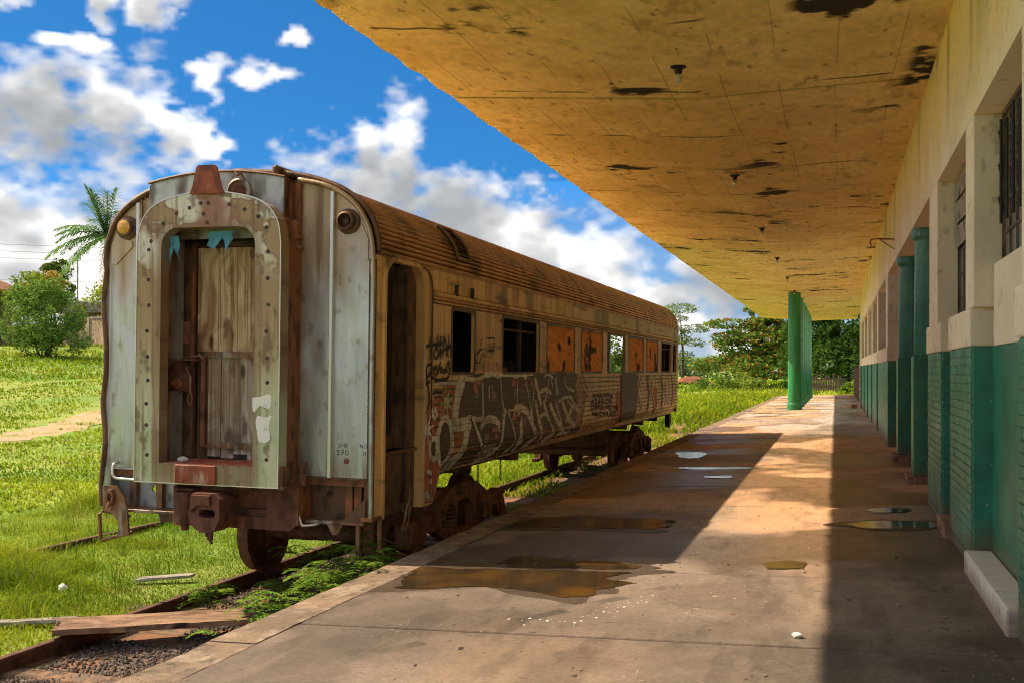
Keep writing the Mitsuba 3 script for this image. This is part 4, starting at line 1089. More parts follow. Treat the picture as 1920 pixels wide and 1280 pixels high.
# ------- running gear
wprof = [(.05, -.02), (.12, -.09), (.17, -.09), (.20, -.03), (.39, -.035), (.405, -.055), (.43, -.062), (.452, -.06), (.458, .06), (.480, .066), (.488, .075), (.488, .092), (.43, .094), (.405, .085), (.38, .05), (.20, .045), (.16, .09), (.05, .09)]
# inner face (flange) at +; mirrored for the other rail


def wheel(s, y, parent):
    v, f = lathe([(r, q) for r, q in wprof], 40, 'z')
    v = np.stack([-s * v[:, 2] * 1.0 + s * .765, v[:, 0] + y, v[:, 1] + .458], 1)
    put('wheel', (v, f), 'm_rust' if s < 0 else 'm_rustdark', parent, 35, CB)


def side_frame(s, y0):
    """Cast side frame with two journal boxes, windows and a hump over the springs."""
    out = [(-.55, .32), (-.30, .30), (-.22, .62), (.0, .70), (.35, .64), (.62, .80), (.95, .93), (1.25, .97), (1.6, .97), (1.9, .93), (2.2, .80), (2.5, .66), (2.85, .72), (3.05, .60), (3.2, .34), (3.2, .30), (2.95, .28), (2.75, .52), (2.5, .50), (2.2, .34), (1.95, .22), (.95, .22), (.62, .34), (.30, .48), (.10, .48), (-.05, .28), (-.55, .26)]
    p = Polygon(out).buffer(.03).buffer(-.015)
    h = unary_union([Polygon([(.62, .47), (.98, .32), (1.02, .72), (.90, .76)]).buffer(.02), Polygon([(1.14, .34), (1.76, .34), (1.72, .62), (1.5, .74), (1.2, .72)]).buffer(.02), Polygon([(1.9, .32), (2.25, .47), (2.0, .76), (1.9, .72)]).buffer(.02), sbox(1.12, .80, 1.42, .88)])
    m = prism(p.difference(h), 0, .12, 'yz'); v = np.array(m[0]); v[:, 0] = s * (.93 + v[:, 0]); v[:, 1] += y0 + (.45 if y0 < 5 else 0); v[:, 2] *= .9
    return (v, m[1] if s > 0 else m[1][:, ::-1])


for b0, rear in ((1.9, False), (14.9, True)):
    bg = cp('bogie', cat_([box(-.95, .95, b0 + 1.05, b0 + 1.55, .50, .86, .04), box(-.25, .25, b0 + .6, b0 + 2.0, .84, 1.06, .03)]), 'm_rustdark')
    ax = b0, b0 + 2.6
    for y in ax:
        for s in (-1, 1):
            wheel(s, y, bg)
        put('axle', cyl((-.98, y, .458), (.98, y, .458), .085, 18), 'm_rust', bg, 35, CB)
    for s in ((-1, 1) if rear else (1,)):
        put('side_frame', side_frame(s, b0), 'm_rust' if s < 0 else 'm_rustdark', bg, False, CB)
        for y in ax:
            put('journal_box', box(s * .93, s * 1.14, b0 + y - b0 - .15, y + .15, .34, .62, .03), 'm_rustdark', bg, False, CB)
        for q in (-.2, .2):
            hl = np.linspace(0, 12 * np.pi, 100)
            put('spring', tube(np.stack([s * .99 + .075 * np.cos(hl), b0 + 1.3 + q + .075 * np.sin(hl), .34 + .33 * hl / hl[-1]], 1), .016, 5), 'm_rustdark', bg, True, CB)
    put('brake_beam', cat_([box(-.7, .7, b0 + .62, b0 + .70, .36, .46, .01), box(-.7, .7, b0 + 1.92, b0 + 2.0, .36, .46, .01)] + [box(s * .70, s * .84, b0 + q, b0 + q + .07, .28, .62, .01) for s in (-1, 1) for q in (.56, 1.98)]), 'm_rustdark', bg, False, CB)
cp('underframe', cat_([box(-.22, .22, .2, CL - .2, .98, 1.16), box(-1.30, 1.18, .3, CL - .2, 1.12, 1.165)] + [box(-1.2, 1.15, y, y + .1, 1.02, 1.13) for y in np.arange(1.5, CL - 1, 2.1)]), 'm_rustdark')
cp('transverse_tank', cat_([cyl((-1.05, 12.9, .60), (.95, 12.9, .60), .085, 18)] + [box(-.5, .8, 12.5, 13.4, .72, 1.0, .02)]), 'm_rust')
cp('rear_coupler', cat_([box(-.12, .12, CL - .3, CL + .45, .90, 1.12, .03), prism(kn, CL + .45, CL + .65, 'xz')]), 'm_rustdark')
cp('rear_corner_bracket', prism([(CL - .45, 1.15), (CL - .05, 1.15), (CL - .1, .92), (CL - .3, .80), (CL - .42, .9)], 1.20, 1.32, 'yz'), 'm_black')
for y in (4.4, 5.4):                                       # hanging chains
    links = []
    for k in range(11):
        an = np.linspace(0, 2 * np.pi, 12)
        a, b = .011 * np.cos(an), .026 * np.sin(an)
        z = 1.18 - k * .04 - 0
        links.append(tube([(1.0 + (aa if k % 2 else 0), y + (0 if k % 2 else aa), z + bb) for aa, bb in zip(a, b)], .005, 5))
    cp('chain', cat_(links), 'm_rustdark')

# ------- graffiti: paint films lying on the side sheets
GR = json.loads('{"pale":[[[2.4,2.214],[2.23,1.993],[2.15,1.789]],[[2.13,1.703],[2.66,1.685]],[[2.61,1.688],[2.43,1.373],[2.15,1.252]],[[3.11,2.174],[3.14,1.952],[3.13,1.748],[2.76,1.763]],[[3.84,2.202],[3.91,1.949],[4.02,1.8]],[[2.81,1.745],[2.98,1.569],[3.14,1.423]],[[3.1,1.647],[3.24,1.717],[3.46,1.734],[3.69,1.697],[3.81,1.638]],[[4.07,1.799],[3.99,1.62],[3.91,1.353]],[[4.17,1.795],[4.36,1.639],[4.6,1.363]],[[4.6,2.177],[4.58,1.818]],[[4.17,1.795],[4.62,1.807]],[[5.01,2.153],[5.23,1.835],[5.39,1.631]],[[4.65,1.759],[4.88,1.808],[5.13,1.741]],[[4.79,1.6],[4.84,1.367]],[[3.82,1.333],[3.48,1.225],[3.15,1.217]],[[4.57,1.327],[4.32,1.242]],[[4.94,1.361],[4.71,1.242]],[[5.37,1.334],[5.08,1.244]],[[2.44,2.238],[2.9,2.21],[3.21,2.259],[3.43,2.284],[3.72,2.248],[3.96,2.274],[4.4,2.263],[4.86,2.271],[5.36,2.279]]],"pale2":[[[5.48,2.183],[5.63,2.007],[5.78,1.852]],[[6.2,2.176],[6.02,1.871]],[[6.61,2.173],[6.73,1.985]],[[5.72,2.005],[6.01,2.05],[6.31,1.993]],[[5.5,1.86],[5.7,1.604],[5.95,1.363]],[[5.92,1.848],[6.33,1.549],[6.65,1.374]],[[6.32,1.81],[6.75,1.556],[7.2,1.371]],[[6.84,1.848],[7.17,1.894],[7.63,1.883],[7.82,1.736]],[[7.06,1.815],[7.48,1.552],[7.9,1.419]],[[7.88,1.791],[8.13,1.639],[8.38,1.659]],[[5.01,1.779],[5.52,1.463]],[[5.66,1.38],[5.3,1.279]],[[6.55,1.354],[6.15,1.274]],[[7.2,1.371],[6.87,1.308]],[[4.51,1.82],[4.75,1.823],[5.06,1.753]],[[5.74,1.652],[6.03,1.691],[6.23,1.606]],[[7.64,1.685],[7.3,1.532]]],"dark":[[[2.44,2.271],[3.21,2.29],[3.43,2.301],[3.78,2.256],[4.02,2.288],[5.39,2.285],[5.44,1.219],[4.07,1.206],[3.04,1.209],[2.25,1.22],[2.66,1.685],[2.28,1.76],[2.33,1.99]]],"darkb":[[[5.38,2.282],[8.1,2.275],[7.92,2.076],[8.52,1.625],[8.41,1.306],[5.44,1.233]]],"dark2":[[[11.85,2.266],[13.72,2.261],[13.65,1.735],[13.48,1.273],[11.92,1.307]]],"red":[[[1.23,1.858],[1.35,1.957],[1.72,2.113],[2.26,2.215],[2.41,2.214],[2.17,1.995],[2.16,1.71],[2.61,1.688],[2.34,1.22],[1.69,1.216],[1.49,0.919],[1.26,0.947]]],"oring":[[[1.85,1.54]],[[1.51,1.495]]],"orange":[[[11.26,1.929],[11.79,1.92],[11.89,1.239],[11.31,1.25]],[[15.82,1.928],[16.26,1.922],[16.26,1.296],[15.83,1.313]]],"orange2":[[[8.04,2.247],[8.48,2.245],[8.89,2.032],[8.64,1.769],[8.27,1.43],[7.96,1.416],[8.06,1.814]]],"peach":[[[2.81,2.494],[3.04,2.429],[3.26,2.465],[3.43,2.415],[3.66,2.443],[3.92,2.382],[3.93,2.301],[3.43,2.328],[3.21,2.302],[2.82,2.311]],[[5.65,2.456],[6.04,2.472],[6.04,2.293],[5.66,2.294]]],"stars":[[[1.3,1.708]],[[1.88,1.987]]],"petalw":[[[1.45,1.894]],[[1.54,1.906]],[[1.58,1.859]],[[1.52,1.817]],[[1.46,1.857]]],"petalw2":[[[1.36,1.26]],[[1.43,1.247]],[[1.43,1.157]]],"petalp":[[[2.86,2.177]],[[2.99,2.184]],[[2.82,2.131]],[[2.89,2.09]],[[3.58,1.588]],[[3.68,1.582]],[[3.68,1.502]],[[4.4,2.197]],[[4.48,2.159]],[[4.38,2.142]],[[4.45,1.747]],[[4.52,1.707]],[[4.42,1.692]],[[5.26,2.141]],[[5.31,2.111]]],"tag":[[[1.25,2.568],[1.55,2.597]],[[1.38,2.66],[1.38,2.453]],[[1.55,2.567],[1.47,2.491],[1.55,2.447],[1.62,2.501],[1.55,2.567]],[[1.58,2.681],[1.6,2.568]],[[1.55,2.597],[1.7,2.609]],[[1.68,2.676],[1.66,2.448]],[[1.65,2.532],[1.76,2.51]],[[1.78,2.68],[1.73,2.464]],[[1.81,2.665],[1.92,2.474]],[[1.76,2.541],[1.89,2.551]],[[1.92,2.691],[1.93,2.575],[1.86,2.481]],[[1.86,2.558],[2.05,2.593]],[[2.0,2.6],[2.02,2.468]],[[1.26,2.297],[1.3,2.371],[1.42,2.386],[1.4,2.312],[1.3,2.253],[1.26,2.297]],[[1.44,2.327],[1.52,2.357],[1.5,2.297]],[[1.56,2.372],[1.59,2.304],[1.65,2.357],[1.69,2.296]],[[1.71,2.357],[1.79,2.296],[1.93,2.42]],[[1.8,2.327],[1.89,2.311]],[[1.3,2.253],[1.26,2.18],[1.36,2.208]],[[1.42,2.252],[1.63,2.221],[1.93,2.249],[1.95,2.405]],[[1.76,2.25],[1.8,2.189],[1.93,2.249]],[[1.47,2.073],[1.57,2.093],[1.72,2.083]],[[1.67,2.403],[1.56,2.266]],[[1.32,2.164],[1.37,2.016],[1.31,1.929]]],"tagthin":[[[2.83,2.511],[3.12,2.583]],[[2.99,2.555],[2.86,2.428],[2.97,2.412],[3.1,2.514]],[[3.09,2.701],[2.96,2.521]],[[3.28,2.707],[3.58,2.701],[3.41,2.476]],[[3.34,2.57],[3.56,2.565]]],"scrib":[[[3.22,1.383],[3.21,1.333],[3.28,1.414],[3.34,1.332],[3.42,1.405]],[[3.45,1.333],[3.47,1.401],[3.54,1.379],[3.48,1.322]],[[3.56,1.316],[3.6,1.401],[3.66,1.335],[3.7,1.403]],[[3.09,1.256],[3.17,1.335],[3.23,1.254],[3.3,1.343]],[[3.34,1.254],[3.39,1.345],[3.43,1.255]],[[3.48,1.26],[3.53,1.335],[3.6,1.304],[3.5,1.293],[3.62,1.24]],[[3.7,1.341],[3.66,1.246]],[[3.62,1.347],[3.79,1.344]],[[1.26,0.976],[1.3,1.045],[1.36,1.046],[1.32,0.998],[1.38,1.006]],[[1.41,0.959],[1.44,1.074]],[[1.34,1.07],[1.38,0.976]]],"rows":[[[9.25,1.846],[9.33,1.924],[9.43,1.845]],[[9.29,1.879],[9.4,1.879]],[[9.53,1.842],[9.54,1.92],[9.65,1.868],[9.75,1.916],[9.75,1.84]],[[9.83,1.832],[9.91,1.912],[10.02,1.83]],[[9.87,1.866],[9.99,1.866]],[[10.13,1.828],[10.14,1.908],[10.25,1.854],[10.36,1.903],[10.36,1.825]],[[10.44,1.82],[10.45,1.901],[10.57,1.847],[10.68,1.897],[10.68,1.818]],[[10.77,1.809],[10.86,1.893],[10.98,1.807]],[[10.81,1.844],[10.94,1.845]],[[9.11,1.743],[9.19,1.82],[9.3,1.74]],[[9.15,1.775],[9.27,1.775]],[[9.56,1.807],[9.42,1.802],[9.42,1.752],[9.57,1.739]],[[9.69,1.726],[9.77,1.805],[9.88,1.723]],[[9.73,1.759],[9.85,1.759]],[[9.99,1.717],[10.07,1.797],[10.18,1.714]],[[10.03,1.751],[10.15,1.75]],[[10.48,1.784],[10.32,1.778],[10.32,1.726],[10.48,1.712]],[[10.61,1.701],[10.62,1.783],[10.74,1.727],[10.85,1.777],[10.86,1.697]],[[9.28,1.707],[9.14,1.702],[9.15,1.653],[9.29,1.639]],[[9.4,1.629],[9.41,1.706],[9.52,1.653],[9.62,1.7],[9.62,1.624]],[[9.69,1.619],[9.7,1.697],[9.81,1.643],[9.91,1.69],[9.92,1.614]],[[9.99,1.605],[10.08,1.685],[10.19,1.601]],[[10.04,1.639],[10.16,1.638]],[[10.3,1.597],[10.31,1.678],[10.42,1.622],[10.53,1.671],[10.54,1.592]],[[10.81,1.659],[10.65,1.654],[10.65,1.602],[10.81,1.586]],[[10.95,1.575],[10.96,1.658],[11.08,1.6],[11.19,1.65],[11.2,1.569]],[[11.49,1.638],[11.32,1.633],[11.32,1.579],[11.49,1.562]],[[9.2,1.523],[9.21,1.599],[9.31,1.546],[9.4,1.592],[9.41,1.517]],[[9.48,1.508],[9.56,1.586],[9.67,1.504]],[[9.52,1.541],[9.64,1.539]],[[9.95,1.568],[9.8,1.565],[9.8,1.514],[9.96,1.498]],[[10.08,1.487],[10.09,1.567],[10.2,1.511],[10.3,1.559],[10.31,1.481]],[[10.39,1.471],[10.48,1.552],[10.6,1.466]],[[10.43,1.505],[10.56,1.503]],[[10.71,1.458],[10.8,1.54],[10.92,1.452]],[[10.76,1.492],[10.89,1.49]],[[11.24,1.521],[11.07,1.517],[11.07,1.463],[11.24,1.446]]],"pale3":[[[2.25,2.217],[2.15,1.988],[2.24,1.773],[2.68,1.784]],[[5.47,2.19],[5.36,1.902],[5.32,1.759]],[[5.85,2.013],[6.14,2.045],[6.34,1.978]],[[6.33,2.208],[6.43,2.079]],[[7.17,2.203],[7.28,2.067],[7.81,1.989]],[[5.95,1.886],[6.26,1.623],[6.57,1.376]],[[6.65,1.815],[6.98,1.539],[7.33,1.333]],[[7.41,1.847],[7.88,1.694],[8.19,1.684]],[[4.81,1.684],[4.75,1.316]],[[5.23,1.762],[5.52,1.386],[5.26,1.21]],[[3.13,1.672],[3.39,1.702],[3.74,1.653],[3.82,1.552]],[[2.81,1.728],[3.07,1.469]],[[3.95,1.764],[3.93,1.37],[3.48,1.21]],[[8.18,1.826],[8.63,1.639]],[[8.48,2.049],[9.15,1.8]],[[5.98,1.359],[5.8,1.171]],[[6.68,1.37],[6.48,1.2]],[[7.44,1.409],[7.22,1.286]],[[6.99,1.405],[7.61,1.4],[7.61,1.331],[7.0,1.339],[6.99,1.405]],[[8.04,2.169],[8.3,1.937],[8.19,1.712]],[[8.73,2.163],[9.01,1.923]],[[3.3,2.239],[3.5,2.27],[3.75,2.226]],[[4.5,2.232],[4.78,2.265],[4.99,2.217]],[[5.94,2.236],[6.18,2.265],[6.43,2.221]],[[3.37,2.123],[3.38,1.997]],[[3.51,2.121],[3.53,2.015]]]}')


def drape(poly, off, mt, name='graffiti', label=None, each=False):
    if each:
        for q in poly:
            drape(q, off, mt, name, label)
        return
    many = isinstance(poly, list) and len(poly) > 1
    p = poly.buffer(0) if not isinstance(poly, list) else unary_union([q.buffer(0) for q in poly])
    p = p.intersection(sbox(1.215, .92, CL - .02, 3.0)).difference(wins.buffer(.03)).simplify(.002)
    zc = [.9, 1.0, 1.1, 1.18, 1.215, 1.25, 1.29, 1.33, 1.38, 1.46, 3.1]
    vs, fs, n = [], [], 0
    for z0, z1 in zip(zc[:-1], zc[1:]):
        for y0, y1 in ((0, 1.72), (1.72, 40)):
            if y0 > 1 and z1 <= 1.18:
                continue
            g = p.intersection(sbox(y0, z0, y1, z1))
            for q in getattr(g, 'geoms', [g]):
                if q.geom_type != 'Polygon' or q.area < 1e-6:
                    continue
                v, f = trimesh.creation.triangulate_polygon(q, engine='earcut')
                yc = 0 * v[:, 0] + (1.0 if y0 == 0 else 5.0)
                x = xs(yc, v[:, 1]) + off + (.002 if y0 == 0 else 0)
                vs.append(np.stack([x, v[:, 0], v[:, 1]], 1)); fs.append(f + n); n += len(v)
    V, F = np.vstack(vs), np.vstack(fs)
    nrm = np.cross(V[F[:, 1]] - V[F[:, 0]], V[F[:, 2]] - V[F[:, 0]])[:, 0]
    F[nrm < 0] = F[nrm < 0][:, ::-1]
    cp(name, (V, F), mt, label=label, kind='stuff' if many else None)


def strokes(key, w, w2=None, smooth=True):
    out = []
    for i, p in enumerate(GR[key]):
        q = spline(p, 5) if smooth and len(p) > 2 else np.array(p)
        out.append(LineString(q).buffer((w if i % 2 or w2 is None else w2) / 2, quad_segs=3))
    return out


def wob(poly, amp=.02):
    c = np.array(poly.exterior.segmentize(.05).coords)
    nz = meshkit.fbm(np.concatenate([c * 4, 0 * c[:, :1]], 1), 3, 5) - .5
    return Polygon(c + amp * 2 * nz[:, None]).buffer(0)


drape([wob(Polygon(GR['red'][0]))], .0015, 'p_red', label='dull red painted background of the graffiti')
drape([wob(Polygon(p)) for p in GR['dark'] + GR['darkb']] + [wob(Polygon(GR['dark2'][0]), .04)], .0025, 'p_dark', label='dark brown painted letters of the graffiti', each=True)
drape([wob(Polygon(p)) for p in GR['orange']], .0025, 'p_orange', each=True)
drape([wob(Polygon(p)) for p in GR['orange2'] + GR['peach']], .0030, 'p_peach', each=True)
pale = strokes('pale', .045, None)
pw = [.16, .11, .15, .045, .035, .05, .07, .06, .03, .03, .03, .03, .07, .12, .04, .04, .04, .04, .05]
pale = [LineString(spline(p, 5) if len(p) > 2 else p).buffer(w * .58, quad_segs=3) for p, w in zip(GR['pale'], pw)]
oy, oz = GR['oring'][0][0]; ry, rz = GR['oring'][1][0]
el = lambda y, z, a, b: Polygon([(y + a * math.cos(t_), z + b * math.sin(t_)) for t_ in np.linspace(0, 6.283, 28)])
pale += [el(oy, oz, .29, .30).difference(el(oy, oz, .17, .225)), el(ry, rz, .15, .14).difference(el(ry, rz, .07, .085))]
drape(pale, .0078, 'p_pale', label='pale outlines of the graffiti letters')
drape([el(oy, oz, .155, .215), el(ry, rz, .06, .08)], .0078, 'p_dark')
drape(strokes('pale2', .055, .10), .0078, 'p_pale')
drape(strokes('pale3', .034, .046), .0080, 'p_pale')
drape([el(y, z, .10, .06) for y, z in ((2.9, 2.05), (3.6, 2.0), (4.5, 2.02), (3.3, 1.5), (5.0, 1.62), (6.2, 1.95), (7.0, 1.6), (8.0, 1.9), (6.0, 1.45))], .0050, 'p_grey')
for (key_, col) in (((0, 'p_white')), ((1, 'p_green'))):
    y, z = GR['stars'][key_][0]
    drape([Polygon([(y + .02 * math.cos(a + 1.57), z + .02 * math.sin(a + 1.57)), (y + .2 * math.cos(a), z + .17 * math.sin(a)), (y - .02 * math.cos(a + 1.57), z - .02 * math.sin(a + 1.57))]).buffer(.008) for a in np.arange(8) * .785 + .2], .0090, col)
drape([el(p[0][0], p[0][1], .035, .033) for p in GR['petalw'] + GR['petalw2']], .0090, 'p_white')
drape([el(p[0][0], p[0][1], .045, .038) for p in GR['petalp']], .0090, 'p_pink')
sh = lambda P, dy, dz: [[(a + dy, b + dz) for a, b in p] for p in P]
drape([LineString(p).buffer(.020) for p in GR['rows']], .0090, 'p_black', label='four rows of black scrawled words')
drape([LineString(spline(p, 5) if len(p) > 2 else p).buffer(.0165) for p in GR['tag']], .0096, 'p_black', label='black spray tag reading TOTALST over a second scrawl')
drape([LineString(spline(p, 5) if len(p) > 2 else p).buffer(.009) for p in GR['tagthin']], .0096, 'p_black')
drape([LineString(spline(p, 5) if len(p) > 2 else p).buffer(.010) for p in GR['scrib']], .0100, 'p_white', label='white scrawled signature')
blk = []
for i, y in enumerate((13.3, 14.1, 14.9, 15.8, 16.9, 17.8, 18.6)):   # worn lettering toward the far end
    zt, zb = 2.2 - .03 * (i % 3), 1.45 + .05 * (i % 2)
    blk.append(LineString([(y, zt), (y + .25 * (-1) ** i, (zt + zb) / 2), (y + .1, zb)]).buffer(.11 - .01 * i))
drape(blk[::2], .0030, 'p_dark'); drape([b.buffer(-.02) for b in blk[1::2]], .0040, 'p_pale')


# ---------------------------------------------------------------- plants
def leaves(centres, size, tone, tone2, r, up=.35, ratio=.5, vary=.35):
    """Leaf-sized bent quads at the given points; colours run from tone to tone2."""
    n = len(centres)
    s = size * r.uniform(.6, 1.35, (n, 1))
    a = r.normal(0, 1, (n, 3)); a[:, 2] *= .55; a /= np.linalg.norm(a, axis=1)[:, None]
    b = np.cross(a, r.normal(0, 1, (n, 3)) + [0, 0, 1.2]); b /= np.linalg.norm(b, axis=1)[:, None] + 1e-9
    nn = np.cross(a, b)
    V = np.stack([centres - a * s, centres + b * s * ratio + nn * s * .12, centres + a * s, centres - b * s * ratio + nn * s * .12], 1).reshape(-1, 3)
    i = 4 * np.arange(n)
    F = np.vstack([np.stack([i, i + 1, i + 2], 1), np.stack([i, i + 2, i + 3], 1)])
    k = np.clip(r.random((n, 1)) + r.normal(0, .15, (n, 1)), 0, 1)
    col = (np.asarray(tone) * (1 - k) + np.asarray(tone2) * k) * r.uniform(1 - vary, 1 + vary, (n, 1))
    return V, F, np.repeat(np.clip(col, .005, .9), 4, 0)


def blobpts(blobs, n, r, shell=.55):
    """Points in uneven clumps inside ellipsoids."""
    w = np.array([b[3] * b[4] * b[5] for b in blobs]) ** .67; pick = r.choice(len(blobs), n, p=w / w.sum())
    B = np.array(blobs)[pick]; d = r.normal(0, 1, (n, 3)); d /= np.linalg.norm(d, axis=1)[:, None]
    rad = (shell + (1 - shell) * r.random((n, 1)) ** .6) * (1 + .30 * (meshkit.fbm(d * 2.3 + pick[:, None] * 3.1, 3, 3)[:, None] - .5) * 2)
    P = B[:, :3] + d * rad * B[:, 3:]
    return P[meshkit.fbm(P * 1.6 / max(.6, B[:, 3].mean() ** .5), 3, 17) > .45]


def plant(name, label, cat, group, trunkpts, blobs, n, size, tones, seed, ratio=.5, part='crown', limb=True, extra=None):
    r = np.random.default_rng(seed)
    k = thing(name, label, cat, group)
    segs = []
    for pts, r0, r1 in trunkpts:
        q = spline(pts, 5) if len(pts) > 2 else np.array(pts, float)
        segs.append(tube(q, np.linspace(r0, r1, len(q)), 7))
    if limb and trunkpts:
        top = np.array(trunkpts[0][0][-1], float)
        for b in blobs:
            e = np.array(b[:3]); m = .5 * (top + e) + [0, 0, -.1 * b[5]]
            segs.append(tube(spline([top - [0, 0, .2], m, e], 4), np.linspace(trunkpts[0][2] * .7, trunkpts[0][2] * .15, 9), 5))
    if segs:
        put('trunk', cat_(segs), 'm_bark', k, True)
    P = blobpts(blobs, n, r)
    V, F, col = leaves(P, size, *tones, r, ratio=ratio)
    scene[k + '__' + part] = mikit.ply((V, F), 'm_leaf', color=col)
    if extra is not None:
        P = blobpts(blobs, extra[0], r, .8)
        V, F, col = leaves(P, size, extra[1], extra[2], r, ratio=ratio)
        scene[k + '__red_leaves'] = mikit.ply((V, F), 'm_leaf', color=col)
    return k


def gz(x, y):
    return float(ground_z(x, y))


G1, G2 = (.07, .15, .025), (.20, .30, .045)
r0 = np.random.default_rng(5)


def layered(cx, cy, z0, z1, w, n, r, flat=.35):
    out = []
    for i in range(n):
        t = i / (n - 1); ww = w * (1 - .55 * t) * r.uniform(.7, 1.1); a = r.uniform(0, 6.28)
        out.append((cx + ww * .6 * math.cos(a), cy + ww * .6 * math.sin(a), z0 + (z1 - z0) * t, ww * .62, ww * .62, flat * ww * .5 + .2))
    return out


z = gz(-7.2, 92)
plant('almond_tree', 'broad layered tree with green and rusty red leaves left of the green columns', 'tree', None,
      [([(-6.6, 92, z - .2), (-6.5, 92, z + 1.2), (-6.3, 92.1, z + 2.4)], .22, .13), ([(-5.9, 92.6, z - .2), (-5.7, 92.5, z + 1.2), (-5.4, 92.4, z + 2.6)], .17, .1)],
      layered(-6.9, 92, z + 1.6, z + 6.1, 4.6, 16, r0) + [(-10.2, 91.5, z + 1.9, 1.8, 1.6, .6), (-8.7, 91, z + 5.2, 2.0, 1.6, .45), (-4.2, 91, z + 4.6, 2.4, 2, .9), (-4.0, 91, z + 3, 2.2, 2, .9), (-7.5, 90.5, z + 3.4, 2.6, 1.6, .8), (-6.2, 92, z + 6.4, 1.3, 1.2, .5)],
      22000, .15, ((.08, .17, .025), (.25, .36, .06)), 21, .6, extra=(3600, (.42, .12, .05), (.30, .18, .05)))
z = gz(-17, 88)
plant('garden_tree', 'light green tree glimpsed through the open window of the carriage', 'tree', None, [([(-17, 88, z - .2), (-17, 88, z + 1.5), (-17.1, 88, z + 2.5)], .16, .1)],
      [(-17, 88, z + 3.6, 2.2, 2, 1.8), (-18.4, 88, z + 2.6, 1.6, 1.5, 1.4), (-15.6, 88, z + 2.4, 1.6, 1.5, 1.4), (-17, 87.5, z + 1.4, 1.8, 1.2, 1.0)], 5000, .15, ((.07, .14, .03), (.2, .28, .06)), 91)
z = gz(.6, 88)
plant('mango_tree', 'dense dark green tree behind the far end of the canopy', 'tree', None, [([(.8, 88, z - .2), (.9, 88, z + 1.6), (.9, 88.1, z + 3.2)], .3, .2)],
      [(.6, 88, z + 5.4, 3.4, 3, 2.6), (-2.0, 88.5, z + 4.6, 2.4, 2.4, 2.2), (2.6, 86, z + 3.2, 1.9, 2, 2.4), (.4, 86.5, z + 3.6, 2.0, 1.5, 1.9), (1.6, 88, z + 7.2, 2.4, 2, 1.6), (-1.2, 87, z + 6.6, 1.8, 1.6, 1.4), (-.6, 86, z + 2.2, 1.8, 1.4, 1.5), (1.4, 85.5, z + 1.4, 1.7, 1.2, 1.3), (2.9, 85, z + 1.3, 1.6, 1.3, 1.4), (-2.6, 87, z + 2.6, 1.8, 1.5, 1.6)], 46000, .15, ((.05, .12, .022), (.15, .235, .045)), 22, .42)
z = gz(-17.6, 126)
plant('slender_tree', 'tall pale sparse tree behind the far end of the carriage', 'tree', None, [([(-17.3, 126, z - .2), (-17.2, 126, z + 3), (-17.4, 126, z + 6)], .2, .1)],
      [(-17.6, 126, z + 8.6, 2.2, 2, .7), (-18.2, 126, z + 7.4, 1.8, 1.6, .5), (-16.0, 126, z + 6.2, 2.0, 1.6, .6), (-17.8, 125.6, z + 5.0, 1.8, 1.6, .6), (-15.6, 125.6, z + 4.6, 1.6, 1.4, .5), (-17.2, 125.5, z + 3.2, 1.6, 1.4, .6)], 3800, .14, ((.12, .18, .06), (.28, .35, .10)), 23)
for i, (x, y, w, h) in enumerate([(-9.2, 84, 2.2, 1.3), (-7.0, 85, 1.6, 1.5), (-5.9, 83, 1.3, 1.1), (-15.2, 95, 1.8, 1.2), (-3.2, 86, 1.4, 1.0), (2.2, 77, 1.5, 1.9), (1.0, 79, 1.2, 1.0)]):
    z = gz(x, y)
    plant('shrub', ['low bushy shrub in the grass left of the broad layered tree', 'yellow green shrub in front of the layered tree, second of the row', 'rounded olive shrub in front of the tree trunks',
                    'shrub beside the red soil mound', 'small shrub right of the tree trunks', 'bright green weeds climbing by the red fence', 'small shrub in the grass at the end of the platform'][i], 'shrub', None,
          [([(x, y, z - .1), (x, y, z + h * .5)], .04, .02)], [(x, y, z + h * .5, w * .6, w * .5, h * .5), (x + w * .4, y, z + h * .4, w * .4, w * .4, h * .4), (x - w * .45, y, z + h * .35, w * .4, w * .4, h * .35)], 1500, .10,
          (((.16, .25, .04), (.38, .44, .08)) if i in (1, 2, 5) else (G1, G2)), 40 + i, limb=False)
rt = np.random.default_rng(6)
TB = [(x, 215 + rt.uniform(-12, 12), -.1 + rt.uniform(.8, 2.2), rt.uniform(3, 6), 3, rt.uniform(2.0, 4.2)) for x in np.arange(-75, 40, 3.6)]
V, F, col = leaves(blobpts(TB, 26000, rt), .42, (.08, .15, .05), (.2, .27, .09), rt)
scene['far_woods'] = mikit.ply((V, F), 'm_leaf', color=col)
tag('far_woods', 'low far-off line of trees along the horizon', None, None, 'stuff')
